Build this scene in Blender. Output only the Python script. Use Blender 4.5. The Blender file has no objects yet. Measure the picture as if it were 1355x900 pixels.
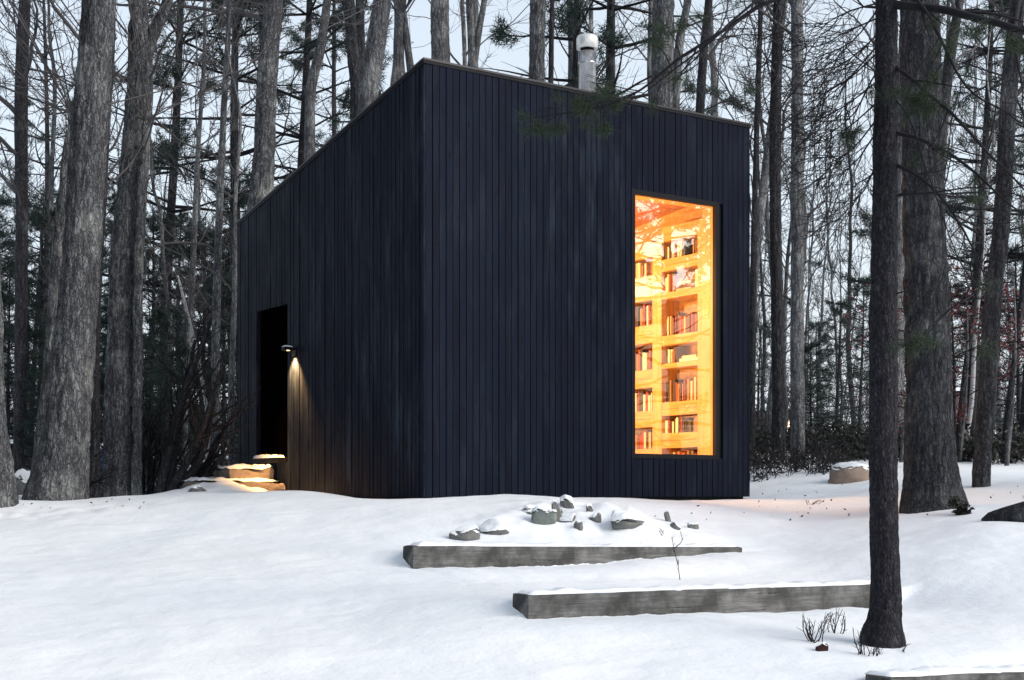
import bpy, math, random
import numpy as np
from mathutils import Vector

PI = math.pi
R = math.radians
scn = bpy.context.scene
col = scn.collection
rs = np.random.RandomState
F, CX, HY = 1880.0, 677.5, 655.0          # lens of the photograph in its own pixels


def P(px, py, d):
    """point on the photograph at distance d (eye height is z = 0)"""
    return np.array([(px - CX) / F * d, d, (HY - py) / F * d])


# ------------------------------------------------------------------ noise
def _hash(ix, iy, iz):
    h = (ix.astype(np.int64) * 374761393 + iy.astype(np.int64) * 668265263 + iz.astype(np.int64) * 2147483647) & 0xFFFFFFFF
    h = ((h ^ (h >> 13)) * 1274126177) & 0xFFFFFFFF
    h = (h ^ (h >> 16)) & 0xFFFFFFFF
    return h / 4294967295.0


def vnoise(p):
    p = np.asarray(p, float)
    i = np.floor(p)
    f = p - i
    f = f * f * (3 - 2 * f)
    i = i.astype(np.int64)
    o = 0
    for a in (0, 1):
        for b in (0, 1):
            for c in (0, 1):
                w = (f[:, 0] if a else 1 - f[:, 0]) * (f[:, 1] if b else 1 - f[:, 1]) * (f[:, 2] if c else 1 - f[:, 2])
                o = o + w * _hash(i[:, 0] + a, i[:, 1] + b, i[:, 2] + c)
    return o * 2 - 1


def fbm(p, n=4):
    p = np.asarray(p, float)
    o, a, s = 0, 1.0, 1.0
    for k in range(n):
        o = o + a * vnoise(p * s + 17.3 * k)
        a *= .5
        s *= 2.03
    return o


# ------------------------------------------------------------------ mesh builder
class MB:
    def __init__(self):
        self.v, self.q, self.t, self.n = [], [], [], 0

    def add(self, v, q=None, t=None):
        v = np.asarray(v, float).reshape(-1, 3)
        if q is not None and len(q):
            self.q.append(np.asarray(q, np.int64).reshape(-1, 4) + self.n)
        if t is not None and len(t):
            self.t.append(np.asarray(t, np.int64).reshape(-1, 3) + self.n)
        self.v.append(v)
        self.n += len(v)

    def tubes(self, pts, rad, sides=4):
        """batch of tubes: pts (N,K,3), rad (N,K)"""
        pts = np.asarray(pts, float)
        rad = np.asarray(rad, float)
        N, K = rad.shape
        if N == 0:
            return
        T = np.gradient(pts, axis=1)
        T /= np.linalg.norm(T, axis=2, keepdims=True) + 1e-9
        m = T.mean(axis=1)
        ref = np.where((np.abs(m[:, 2]) > .75)[:, None], np.array([1., 0, 0]), np.array([0, 0, 1.]))[:, None, :]
        U = np.cross(T, ref)
        U /= np.linalg.norm(U, axis=2, keepdims=True) + 1e-9
        V = np.cross(T, U)
        a = np.arange(sides) * 2 * PI / sides
        ring = U[:, :, None, :] * np.cos(a)[None, None, :, None] + V[:, :, None, :] * np.sin(a)[None, None, :, None]
        v = pts[:, :, None, :] + ring * rad[:, :, None, None]
        base = (np.arange(N) * K * sides)[:, None, None] + (np.arange(K - 1) * sides)[None, :, None] + np.arange(sides)[None, None, :]
        nxt = (np.arange(N) * K * sides)[:, None, None] + (np.arange(K - 1) * sides)[None, :, None] + ((np.arange(sides) + 1) % sides)[None, None, :]
        q = np.stack([base, base + sides, nxt + sides, nxt], axis=-1)
        self.add(v.reshape(-1, 3), q.reshape(-1, 4))

    def box(self, lo, hi, M=None):
        x0, y0, z0 = lo
        x1, y1, z1 = hi
        v = np.array([[x0, y0, z0], [x1, y0, z0], [x1, y1, z0], [x0, y1, z0], [x0, y0, z1], [x1, y0, z1], [x1, y1, z1], [x0, y1, z1]], float)
        if M is not None:
            v = M(v)
        self.add(v, [[0, 3, 2, 1], [4, 5, 6, 7], [0, 1, 5, 4], [1, 2, 6, 5], [2, 3, 7, 6], [3, 0, 4, 7]])

    def lathe(self, prof, sides=24, c=(0, 0, 0)):
        a = np.arange(sides) * 2 * PI / sides
        v = np.array([[c[0] + r * math.cos(x), c[1] + r * math.sin(x), c[2] + z] for r, z in prof for x in a])
        k = len(prof)
        q = [[i * sides + j, i * sides + (j + 1) % sides, (i + 1) * sides + (j + 1) % sides, (i + 1) * sides + j] for i in range(k - 1) for j in range(sides)]
        self.add(v, q)

    def build(self, name, mat, parent=None, smooth=True, loc=None, rz=None, bevel=0):
        me = bpy.data.meshes.new(name)
        v = np.concatenate(self.v).astype(np.float32)
        nq = sum(len(x) for x in self.q)
        nt = sum(len(x) for x in self.t)
        idx = np.concatenate([x.ravel() for x in self.q] + [x.ravel() for x in self.t]).astype(np.int32)
        me.vertices.add(len(v))
        me.vertices.foreach_set('co', v.ravel())
        me.loops.add(len(idx))
        me.loops.foreach_set('vertex_index', idx)
        me.polygons.add(nq + nt)
        st = np.concatenate([np.arange(nq) * 4, nq * 4 + np.arange(nt) * 3]).astype(np.int32)
        me.polygons.foreach_set('loop_start', st)
        me.polygons.foreach_set('use_smooth', np.full(nq + nt, smooth))
        me.update(calc_edges=True)
        me.validate()
        if isinstance(mat, str):
            mat = M_[mat]
        me.materials.append(mat)
        o = bpy.data.objects.new(name, me)
        col.objects.link(o)
        if parent is not None:
            o.parent = parent
        if loc is not None:
            o.location = loc
        if rz is not None:
            o.rotation_euler = (0, 0, rz)
        if bevel:
            md = o.modifiers.new('bevel', 'BEVEL')
            md.width = bevel
            md.segments = 2
        return o


def tag(o, label=None, cat=None, group=None, kind=None):
    if label: o['label'] = label
    if cat: o['category'] = cat
    if group: o['group'] = group
    if kind: o['kind'] = kind
    return o


def empty(name, loc=(0, 0, 0), rz=0, label=None, cat=None, group=None):
    o = bpy.data.objects.new(name, None)
    o.empty_display_size = .2
    col.objects.link(o)
    o.location = loc
    o.rotation_euler = (0, 0, rz)
    return tag(o, label, cat, group)


def copy_tree(o, parent=None):
    c = o.copy()
    col.objects.link(c)
    if parent is not None:
        c.parent = parent
    for ch in list(o.children):
        copy_tree(ch, c)
    return c


# ------------------------------------------------------------------ materials
M_ = {}


class NT:
    def __init__(self, name):
        self.m = bpy.data.materials.new(name)
        self.m.use_nodes = True
        self.t = self.m.node_tree
        self.b = self.t.nodes['Principled BSDF']
        M_[name] = self.m

    def n(self, typ, **kw):
        x = self.t.nodes.new(typ)
        for k, v in kw.items():
            if k in x.inputs.keys():
                x.inputs[k].default_value = v
            else:
                setattr(x, k, v)
        return x

    def l(self, a, b):
        self.t.links.new(a, b)

    def coord(self, scale=(1, 1, 1), rot=(0, 0, 0)):
        c = self.n('ShaderNodeTexCoord')
        m = self.n('ShaderNodeMapping')
        m.inputs['Scale'].default_value = scale
        m.inputs['Rotation'].default_value = rot
        self.l(c.outputs['Object'], m.inputs['Vector'])
        return m.outputs['Vector']

    def noise(self, vec, scale, detail=4, rough=.55, dist=0):
        x = self.n('ShaderNodeTexNoise', Scale=scale, Detail=detail, Roughness=rough, Distortion=dist)
        self.l(vec, x.inputs['Vector'])
        return x.outputs['Fac']

    def ramp(self, fac, stops):
        x = self.n('ShaderNodeValToRGB')
        e = x.color_ramp.elements
        while len(e) < len(stops):
            e.new(.5)
        for k, (p, c) in enumerate(stops):
            e[k].position = p
            e[k].color = (*c, 1) if not isinstance(c, (int, float)) else (c, c, c, 1)
        self.l(fac, x.inputs['Fac'])
        return x.outputs['Color']

    def mix(self, fac, a, b, mode='MIX'):
        x = self.n('ShaderNodeMix', data_type='RGBA', blend_type=mode)
        for s, i in ((fac, 0), (a, 6), (b, 7)):
            if isinstance(s, (int, float)):
                x.inputs[i].default_value = s
            elif isinstance(s, tuple):
                x.inputs[i].default_value = (*s, 1)
            else:
                self.l(s, x.inputs[i])
        return x.outputs[2]

    def math(self, op, a, b=0.0):
        x = self.n('ShaderNodeMath', operation=op)
        for k, s in enumerate((a, b)):
            if isinstance(s, (int, float)):
                x.inputs[k].default_value = s
            else:
                self.l(s, x.inputs[k])
        return x.outputs[0]

    def bump(self, h, strength=.5, dist=.02):
        x = self.n('ShaderNodeBump', Strength=strength, Distance=dist)
        self.l(h, x.inputs['Height'])
        self.l(x.outputs['Normal'], self.b.inputs['Normal'])

    def col(self, c):
        if isinstance(c, tuple):
            self.b.inputs['Base Color'].default_value = (*c, 1)
        else:
            self.l(c, self.b.inputs['Base Color'])
        return self

    def rough(self, r, spec=.5):
        if isinstance(r, (int, float)):
            self.b.inputs['Roughness'].default_value = r
        else:
            self.l(r, self.b.inputs['Roughness'])
        self.b.inputs['Specular IOR Level'].default_value = spec
        return self


def bark(name, dark, light, patch, scale=26, stretch=.22, pamt=(.52, .7), dist=.03):
    m = NT(name)
    v = m.coord((1, 1, stretch))
    v1 = m.coord((1, 1, 1))
    ad = v
    n1 = m.noise(ad, scale, 6, .68, .35)
    n2 = m.noise(m.coord((1, 1, stretch * .55)), scale * .45, 5, .6, .5)
    rg_ = m.math('ADD', m.math('MULTIPLY', n1, .62), m.math('MULTIPLY', n2, .38))
    wv = m.n('ShaderNodeVectorMath', operation='SCALE'); wv.inputs['Scale'].default_value = .10
    wn = m.n('ShaderNodeTexNoise', Scale=9, Detail=4); m.l(v1, wn.inputs['Vector']); m.l(wn.outputs['Color'], wv.inputs[0])
    wa = m.n('ShaderNodeVectorMath', operation='ADD'); m.l(m.coord((1, 1, stretch * .95)), wa.inputs[0]); m.l(wv.outputs[0], wa.inputs[1])
    vo = m.n('ShaderNodeTexVoronoi', feature='DISTANCE_TO_EDGE', Scale=scale * .95); m.l(wa.outputs[0], vo.inputs['Vector'])
    plate = m.ramp(vo.outputs['Distance'], [(.02, 0.0), (.22, 1.0)])
    ridge = m.math('MULTIPLY', m.ramp(rg_, [(.36, .1), (.48, .5), (.60, 1.0)]), m.math('ADD', .3, m.math('MULTIPLY', plate, .7)))
    fine = m.noise(m.coord((1, 1, .5)), 95, 4, .7)
    c = m.mix(ridge, dark, light)
    c = m.mix(m.ramp(fine, [(.38, .75), (.62, 0.0)]), c, dark)
    big = m.noise(v1, 2.0, 6, .68)
    c2 = m.mix(m.math('MULTIPLY', m.ramp(big, [(pamt[0], 0.0), (pamt[1], 1.0)]), m.math('ADD', .15, m.math('MULTIPLY', ridge, .85))), c, patch)
    m.col(c2).rough(.9, .2)
    m.bump(m.math('ADD', ridge, m.math('MULTIPLY', fine, .5)), 1.0, dist)
    return m


bark('oak_bark', (.012, .012, .015), (.37, .385, .41), (.52, .54, .52), 26, .2, (.52, .68))
bark('dark_oak_bark', (.008, .008, .011), (.155, .16, .18), (.22, .23, .235), 25, .24)
bark('grey_bark', (.020, .020, .024), (.31, .315, .335), (.42, .435, .43), 26, .2, (.45, .7), .015)
bark('dark_bark', (.008, .008, .010), (.11, .11, .125), (.20, .21, .21), 28, .22, (.55, .75), .015)
bark('pine_bark', (.006, .006, .009), (.085, .083, .10), (.26, .27, .29), 48, .4, (.60, .74), .015)
m = NT('twig'); m.col(m.mix(m.noise(m.coord(), 3, 2), (.026, .025, .029), (.125, .118, .122))).rough(.85, .2)
m = NT('dark_twig'); m.col((.016, .015, .018)).rough(.85, .2)
m = NT('birch_bark'); m.col(m.mix(m.ramp(m.noise(m.coord((1, 1, 6)), 5, 4), [(.56, 0.), (.66, 1.)]), (.40, .395, .40), (.05, .045, .045))).rough(.7, .3)
m = NT('needles'); m.col(m.mix(m.noise(m.coord(), 1.3, 3), (.012, .026, .022), (.035, .058, .048))).rough(.6, .3)
m = NT('near_needles'); m.col(m.mix(m.noise(m.coord(), 4, 3), (.010, .022, .010), (.03, .05, .022))).rough(.55, .3)
m = NT('red_leaf'); m.col(m.mix(m.noise(m.coord(), 5, 3), (.07, .020, .022), (.18, .045, .045))).rough(.7, .3)
m = NT('dark_leaf'); m.col(m.mix(m.noise(m.coord(), 3, 3), (.008, .010, .009), (.030, .030, .022))).rough(.55, .4)
m = NT('far_wood'); m.col(m.mix(m.noise(m.coord(), .7, 3), (.03, .03, .036), (.10, .095, .10))).rough(.9, .1)

m = NT('snow')
sv = m.coord()
m.col(m.mix(m.ramp(m.noise(sv, .5, 4), [(.3, 0.), (.7, 1.)]), (.80, .835, .875), (.87, .885, .905))).rough(.75, .25)
sn = m.math('ADD', m.math('MULTIPLY', m.noise(sv, 5, 5, .6), 1.0), m.math('MULTIPLY', m.noise(sv, 60, 4, .6), .06))
m.bump(sn, .30, .05)
m.b.inputs['Subsurface Weight'].default_value = 0

# stained vertical boards, pitch .0789 along local x of the wall mesh
BW = .0789


def boards(name, axis):
    m = NT(name)
    v = m.coord()
    sp = m.n('ShaderNodeSeparateXYZ')
    m.l(v, sp.inputs[0])
    bi = m.math('FLOOR', m.math('DIVIDE', sp.outputs[axis], BW))
    wn = m.n('ShaderNodeTexWhiteNoise', noise_dimensions='1D')
    m.l(bi, wn.inputs['W'])
    cb = m.n('ShaderNodeCombineXYZ')
    m.l(sp.outputs[0], cb.inputs[0]); m.l(sp.outputs[1], cb.inputs[1])
    m.l(m.math('ADD', m.math('MULTIPLY', sp.outputs[2], .05), m.math('MULTIPLY', wn.outputs['Value'], 9)), cb.inputs[2])
    grain = m.noise(cb.outputs[0], 55, 5, .6, .4)
    cb2 = m.n('ShaderNodeCombineXYZ')
    m.l(sp.outputs[0], cb2.inputs[0]); m.l(sp.outputs[1], cb2.inputs[1])
    m.l(m.math('ADD', m.math('MULTIPLY', sp.outputs[2], .12), m.math('MULTIPLY', wn.outputs['Value'], 5)), cb2.inputs[2])
    wear = m.noise(cb2.outputs[0], 7, 7, .72)
    blot = m.noise(m.coord((1, 1, .3)), 3.2, 6, .68)
    c = m.mix(wn.outputs['Value'], (.0012, .0022, .0070), (.0040, .0066, .0165))
    c = m.mix(m.ramp(grain, [(.35, 0.), (.7, 1.)]), c, (.0068, .0108, .0245))
    w = m.math('MULTIPLY', m.ramp(wear, [(.44, 0.), (.64, 1.)]), m.ramp(blot, [(.44, .0), (.66, 1.)]))
    if axis == 0:     # old weathering high on the front, left of the window
        dx = m.math('MULTIPLY', m.math('SUBTRACT', sp.outputs[0], 2.1), 1.1)
        dz = m.math('MULTIPLY', m.math('SUBTRACT', sp.outputs[2], 2.9), .6)
        rr = m.math('ADD', m.math('MULTIPLY', dx, dx), m.math('MULTIPLY', dz, dz))
        w = m.math('MULTIPLY', w, m.ramp(m.math('ADD', rr, m.math('MULTIPLY', m.math('SUBTRACT', blot, .5), 1.4)), [(.15, 1.0), (.95, .30)]))
    c = m.mix(w, c, (.036, .050, .068))
    knots = m.n('ShaderNodeTexVoronoi', Scale=2.2)
    m.l(m.coord((2.2, 2.2, .8)), knots.inputs['Vector'])
    c = m.mix(m.ramp(knots.outputs['Distance'], [(.045, 1.), (.09, 0.)]), c, (.004, .004, .006))
    m.col(c)
    m.rough(m.ramp(grain, [(.3, .5), (.7, .75)]), .07)
    m.bump(m.math('ADD', grain, m.math('MULTIPLY', wear, .5)), .6, .008)


boards('black_boards_front', 0)
boards('black_boards_side', 1)
m = NT('black_trim'); m.col(m.mix(m.noise(m.coord(), 6, 4), (.004, .0045, .007), (.012, .013, .018))).rough(.55, .12)
m = NT('matt_black'); m.col((.006, .006, .007)).rough(.8, .2)  # one even black for the wall backing, sill beam and flue collar
m = NT('edge_metal'); m.col(m.mix(m.noise(m.coord(), 5, 4), (.010, .010, .014), (.024, .023, .029))).rough(.45, .5); m.b.inputs['Metallic'].default_value = .4
m = NT('door_paint'); m.col((.0015, .001, .001)).rough(.7, .0)
m = NT('steel'); m.col(m.mix(m.ramp(m.noise(m.coord((1, 1, .5)), 7, 5, .7), [(.35, 0.), (.65, 1.)]), (.26, .26, .27), (.58, .57, .56))).rough(m.ramp(m.noise(m.coord(), 9, 4), [(.3, .12), (.7, .34)])); m.b.inputs['Metallic'].default_value = .9
m = NT('white_metal'); m.col((.78, .76, .74)).rough(.35, .5); m.b.inputs['Metallic'].default_value = .5


def wood(name, a, b, axis):
    m = NT(name)
    s = [9, 9, 9]
    s[axis] = .7
    g = m.noise(m.coord(tuple(s)), 3, 6, .6, .6)
    m.col(m.mix(m.ramp(g, [(.3, 0.), (.7, 1.)]), a, b)).rough(.45, .4)
    m.bump(g, .2, .004)


wood('oak_timber', (.36, .19, .065), (.56, .33, .13), 1)
wood('oak_post', (.38, .20, .07), (.56, .34, .13), 2)
wood('oak_ceiling', (.28, .12, .075), (.44, .20, .13), 0)
m = NT('stone_grey'); m.col(m.mix(m.noise(m.coord(), 9, 6, .7), (.055, .057, .056), (.24, .245, .24))).rough(.85, .3); m.bump(m.noise(m.coord(), 22, 6, .7), .8, .02)
m = NT('stone_green'); m.col(m.mix(m.noise(m.coord(), 9, 6, .7), (.10, .12, .11), (.25, .28, .26))).rough(.85, .3); m.bump(m.noise(m.coord(), 22, 6, .7), .8, .02)
m = NT('stone_tan'); m.col(m.mix(m.noise(m.coord(), 14, 6, .7), (.13, .108, .10), (.33, .28, .255))).rough(.85, .3); m.bump(m.noise(m.coord(), 20, 6, .75), 1.0, .03)
m = NT('boulder_stone'); m.col(m.mix(m.noise(m.coord(), 14, 6, .7), (.19, .14, .11), (.42, .32, .26))).rough(.85, .3); m.bump(m.noise(m.coord(), 20, 6, .7), .8, .02)
m = NT('concrete'); m.col(m.mix(m.noise(m.coord(), 8, 5, .7), (.10, .09, .085), (.24, .22, .20))).rough(.9, .2)
m = NT('timber_grey')
tg = m.noise(m.coord((.8, 14, 14)), 3, 6, .65, .5)
tb = m.noise(m.coord((1, 1, 1)), 3.2, 5, .65)
c = m.mix(m.ramp(tg, [(.3, 0.), (.7, 1.)]), (.085, .085, .085), (.215, .213, .21))
c = m.mix(m.ramp(tb, [(.42, 1.), (.62, 0.)]), c, (.05, .05, .048))
ck = m.ramp(m.noise(m.coord((.55, 9, 17)), 2.4, 5, .7, .8), [(.32, 1.), (.37, 0.)])
c = m.mix(m.math('MULTIPLY', ck, .6), c, (.02, .02, .02))
m.col(c).rough(.85, .25); m.bump(m.math('SUBTRACT', tg, ck), .8, .012)
m = NT('cut_wood'); m.col(m.mix(m.noise(m.coord(), 12, 4), (.018, .008, .008), (.045, .02, .018))).rough(.9, .2)
m = NT('blue_plastic'); m.col((.02, .07, .17)).rough(.5, .4)
m = NT('red_siding'); m.col(m.mix(m.noise(m.coord((1, 1, 8)), 3, 3), (.03, .012, .012), (.06, .02, .02))).rough(.8, .2)
m = NT('pale_siding'); m.col(m.mix(m.noise(m.coord((1, 1, 8)), 3, 3), (.16, .12, .125), (.24, .18, .18))).rough(.8, .2)
m = NT('window_lit'); m.b.inputs['Emission Color'].default_value = (1, .62, .35, 1); m.b.inputs['Emission Strength'].default_value = 2.5

# window glass: thin pane, see-through with a coated reflection
m = NT('window_glass')
t = m.t
out = [n for n in t.nodes if n.type == 'OUTPUT_MATERIAL'][0]
fr = m.n('ShaderNodeFresnel', IOR=1.85)
tr = m.n('ShaderNodeBsdfTransparent'); tr.inputs['Color'].default_value = (.97, .96, .94, 1)
gl = m.n('ShaderNodeBsdfGlossy', Roughness=.0)
bw = m.noise(m.coord(), 1.6, 2)
bp = m.n('ShaderNodeBump', Strength=.03, Distance=.05)
m.l(bw, bp.inputs['Height']); m.l(bp.outputs['Normal'], gl.inputs['Normal'])
mx = m.n('ShaderNodeMixShader')
m.l(fr.outputs[0], mx.inputs[0]); m.l(tr.outputs[0], mx.inputs[1]); m.l(gl.outputs[0], mx.inputs[2])
m.l(mx.outputs[0], out.inputs['Surface'])

book_cols = [(.45, .34, .22), (.08, .03, .03), (.20, .05, .03), (.52, .44, .32), (.03, .035, .05), (.24, .13, .05), (.62, .55, .45), (.04, .05, .03), (.12, .06, .04), (.22, .03, .03)]
for k, c in enumerate(book_cols):
    m = NT('book_%d' % k); m.col(c).rough(.55, .4)
m = NT('paper'); m.col((.72, .66, .54)).rough(.8, .2)

# ------------------------------------------------------------------ terrain
A = np.array([.825, .565]) / math.hypot(.825, .565)      # along the cabin front
B = np.array([-A[1], A[0]])                              # into the cabin
C0 = np.array([(562 - CX) / F * 14., 14.])               # near corner


def L2W(s, t):
    return C0 + A * s + B * t


ctrl = []
for px, py, d in [(-300, 905, 7), (0, 900, 7), (340, 900, 7), (677, 900, 7), (1000, 898, 7), (1168, 850, 7.75), (1355, 905, 7), (1600, 900, 7),
                  (-200, 662, 15), (0, 657, 15), (90, 661, 15), (160, 668, 16.5), (230, 660, 16.5), (300, 652, 15.8), (384, 655, 15.4), (470, 659, 14.6), (530, 664, 13.8), (580, 665, 13.9), (640, 663, 14.1),
                  (0, 760, 10), (340, 760, 10), (150, 700, 12.4), (420, 700, 12.2), (532, 752, 10.4), (700, 706, 12.0), (683, 816, 8.15), (980, 740, 12.0), (1153, 800, 9.7),
                  (720, 663, 14.3), (800, 662, 14.8), (988, 660, 16.2),
                  (1080, 690, 14), (1235, 676, 13.6), (1330, 696, 11.6), (1420, 696, 11.6), (1125, 637, 17.6), (1310, 643, 16), (1500, 640, 16), (1000, 618, 20), (1200, 612, 21), (1400, 612, 21),
                  (1000, 590, 32), (1300, 590, 32), (1000, 572, 50), (1350, 572, 50),
                  (-150, 650, 21), (20, 646, 22), (120, 644, 22), (250, 640, 22), (0, 618, 32), (250, 610, 32), (0, 590, 50), (300, 585, 50), (677, 580, 50), (677, 600, 30),
                  (1250, 772, 10)]:
    ctrl.append(P(px, py, d))
for x, y, z in [(-40, 0, -1.9), (0, 0, -1.6), (40, 0, -1.5), (-40, -25, -2.6), (0, -25, -2.4), (40, -25, -2.3), (-45, 20, -.4), (45, 20, .3), (-45, 50, 1.3), (45, 50, 1.9),
                (-80, 100, 4.5), (0, 100, 4.6), (80, 100, 4.8), (0, 3.5, -1.28), (-5, 3.5, -1.35), (5, 3.5, -1.25)]:
    ctrl.append(np.array([x, y, z]))
for s, t in [(1.2, 2), (3.2, 2), (2.2, 3.6), (.35, .4)]:
    w = L2W(s, t)
    ctrl.append(np.array([w[0], w[1], -.3]))
ctrl = np.array(ctrl)


def _U(r2):
    return np.where(r2 > 1e-12, r2 * np.log(r2 + 1e-12), 0)


n = len(ctrl)
K_ = _U(((ctrl[:, None, :2] - ctrl[None, :, :2]) ** 2).sum(-1)) + np.eye(n) * .002
Pm = np.c_[np.ones(n), ctrl[:, :2]]
W_ = np.linalg.solve(np.block([[K_, Pm], [Pm.T, np.zeros((3, 3))]]), np.r_[ctrl[:, 2], np.zeros(3)])


def sst(a, b, x):
    t = np.clip((x - a) / (b - a), 0, 1)
    return t * t * (3 - 2 * t)


# timbers: start point, direction, length, height above the snow in front
BEAMS = []


def beam_def(px0, py0, d0, px1, py1, d1):
    a, b = P(px0, py0, d0), P(px1, py1, d1)
    BEAMS.append((a, b))


beam_def(547, 723, 10.5, 982, 724, 12.2)
beam_def(699, 788, 8.25, 1172, 773, 9.9)
beam_def(1180, 897, 6.75, 1480, 884, 7.9)
BTH = .16


def hz(x, y, detail=True):
    x = np.atleast_1d(np.asarray(x, float)); y = np.atleast_1d(np.asarray(y, float))
    p = np.c_[x, y]
    z = np.empty(len(p))
    for i in range(0, len(p), 20000):
        q = p[i:i + 20000]
        z[i:i + 20000] = _U(((q[:, None] - ctrl[None, :, :2]) ** 2).sum(-1)) @ W_[:n] + W_[n] + q @ W_[n + 1:]
    if detail:
        zz = np.zeros(len(p))
        near = sst(40, 18, y)
        z += (.035 * fbm(np.c_[x * .55, y * .55, zz], 3) + .010 * fbm(np.c_[x * 2.2, y * 2.2, zz + 3], 3) + .006 * np.abs(fbm(np.c_[x * 1.1 + y * .3, y * 3.6, zz + 9], 4))) * near
        for mx_, md_, ma_, mr_ in ((655, 12.2, .05, .28), (725, 12.5, .07, .42), (750, 13.0, .06, .34), (795, 12.6, .06, .3), (835, 12.5, .11, .34), (900, 12.6, .05, .35), (300, 16.2, .12, .5)):
            c_ = P(mx_, 690, md_)
            z += ma_ * np.exp(-((x - c_[0]) ** 2 + ((y - c_[1]) * .8) ** 2) / mr_ ** 2) * (1 + .55 * fbm(np.c_[x * 5, y * 5, zz + mx_], 3))
        # old track on the left
        tr = np.exp(-((y - (13.3 + .28 * (x + 4.6))) / .33) ** 2) * sst(-3.1, -4.0, x)
        z += tr * (.035 * np.abs(fbm(np.c_[x * 4.5, y * 4.5, zz], 2)) - .035)
        for k, (a, b) in enumerate(BEAMS):
            dv = b - a
            L = math.hypot(dv[0], dv[1])
            e = dv[:2] / L
            nn = np.array([-e[1], e[0]])
            u = (p - a[:2]) @ e
            v = (p - a[:2]) @ nn
            ztop = a[2] + (b[2] - a[2]) * np.clip(u / L, 0, 1) - .015
            wu = sst(-.04 - .9 * np.clip(v - .1, 0, 2), .12, u) * sst(L + .5, L - .1, u)
            over = np.clip(u - L + .15, 0, 3)
            wv = sst(.02 - 1.3 * over, .10 + 1.3 * over, v) * np.exp(-np.clip(v - .12, 0, None) / 1.1)
            z += (ztop - z) * wu * np.where(ztop > z, wv, wv * np.exp(-np.clip(v - .15, 0, None) / .12))
            # drift in front
            dr = sst(-.9, -.1, v) * sst(.05, .0, v) * sst(-.3, .1, u) * sst(L + .5, L - .1, u)
            tgt = ztop + .015 - (BTH - .01 - (.10 if k == 0 else .0) * sst(.35 * L, L, u)) + .012 * vnoise(np.c_[u * 3.1, u * 0 + k, u * 0]) + .008 * vnoise(np.c_[u * 9.1, u * 0 + k, u * 0])
            z += (tgt - z) * dr
    return z


def gz(x, y):
    return float(hz(x, y)[0])


def axis(dense0, dense1, step, lo, hi, g=1.12):
    a = list(np.arange(dense0, dense1 + 1e-6, step))
    s = step
    while a[-1] < hi:
        s *= g
        a.append(a[-1] + s)
    s = step
    b = [dense0]
    while b[-1] > lo:
        s *= g
        b.append(b[-1] - s)
    return np.array(b[1:][::-1] + a)


gx = axis(-5.2, 5.6, .045, -180, 180)
gy = axis(6.2, 17.0, .045, -60, 260)
X, Y = np.meshgrid(gx, gy)
Z = hz(X.ravel(), Y.ravel())
far = np.clip((np.hypot(X.ravel(), Y.ravel() - 20) - 90) / 60, 0, 1)
Z = Z * (1 - far) + np.clip(Z, -6, 8) * far
mb = MB()
nx, ny = len(gx), len(gy)
ii = (np.arange(ny - 1)[:, None] * nx + np.arange(nx - 1)[None, :]).ravel()
mb.add(np.c_[X.ravel(), Y.ravel(), Z], np.c_[ii, ii + 1, ii + nx + 1, ii + nx])
tag(mb.build('snow_ground', 'snow'), kind='structure')

# ------------------------------------------------------------------ cabin
W, D, H0 = 4.34, 4.466, 4.255
SL = (4.255 - 3.37) / D
ZB = -.02
cab_rz = math.atan2(A[1], A[0])
cabin = empty('cabin', (C0[0], C0[1], 0), cab_rz, 'black wooden cube cabin with slanted roof, tall lit window and vertical board cladding', 'cabin')
ws0, ws1, wz0, wz1 = 2.643, 3.838, .446, 3.285
dt0, dt1, dz0, dz1 = 3.125, 3.906, .44, 2.22
rg = rs(5)
fw = MB()
nb = int(round(W / BW))
for k in range(nb):
    s0, s1 = k * BW, (k + 1) * BW - .0085
    off = rg.uniform(0, .007)
    spans = [(ZB, H0)]
    if s1 > ws0 - .03 and s0 < ws1 + .03:
        spans = [(ZB, wz0 - .03), (wz1 + .03, H0)]
    for a, b in spans:
        ss0, ss1 = s0, s1
        if len(spans) == 1 and ss1 > ws0 - .03 and ss0 < ws0 - .03: ss1 = ws0 - .03
        fw.box((ss0, -.022 - off, a), (ss1, 0, b))
fo = fw.build('front_wall', 'black_boards_front', cabin, smooth=False)
bk = MB()
bk.box((.002, .003, ZB + .01), (ws0 - .061, .13, H0 - .02)); bk.box((ws1 + .061, .003, ZB + .01), (W - .002, .13, H0 - .02))
bk.box((ws0 - .061, .004, ZB + .01), (ws1 + .061, .129, wz0 - .045)); bk.box((ws0 - .061, .004, wz1 + .045), (ws1 + .061, .129, H0 - .02))
bk.build('wall_backing', 'matt_black', cabin, smooth=False)
sw = MB()
nb = int(round(D / BW))
for k in range(nb + 1):
    t0, t1 = k * BW - .02, (k + 1) * BW - .0085 - .02
    t1 = min(t1, D)
    if t1 <= t0: continue
    off = rg.uniform(0, .007)
    spans = [(ZB, None)]
    if t1 > dt0 and t0 < dt1:
        spans = [(ZB, dz0 - .06), (dz1 + .0, None)]
    for a, b in spans:
        zt0 = (H0 - SL * t0) if b is None else b
        zt1 = (H0 - SL * t1) if b is None else b
        x0, x1 = -.022 - off, 0
        v = [[x0, t0, a], [x1, t0, a], [x1, t1, a], [x0, t1, a], [x0, t0, zt0], [x1, t0, zt0], [x1, t1, zt1], [x0, t1, zt1]]
        sw.add(v, [[0, 3, 2, 1], [4, 5, 6, 7], [0, 1, 5, 4], [1, 2, 6, 5], [2, 3, 7, 6], [3, 0, 4, 7]])
sw.build('side_wall', 'black_boards_side', cabin, smooth=False)


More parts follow.
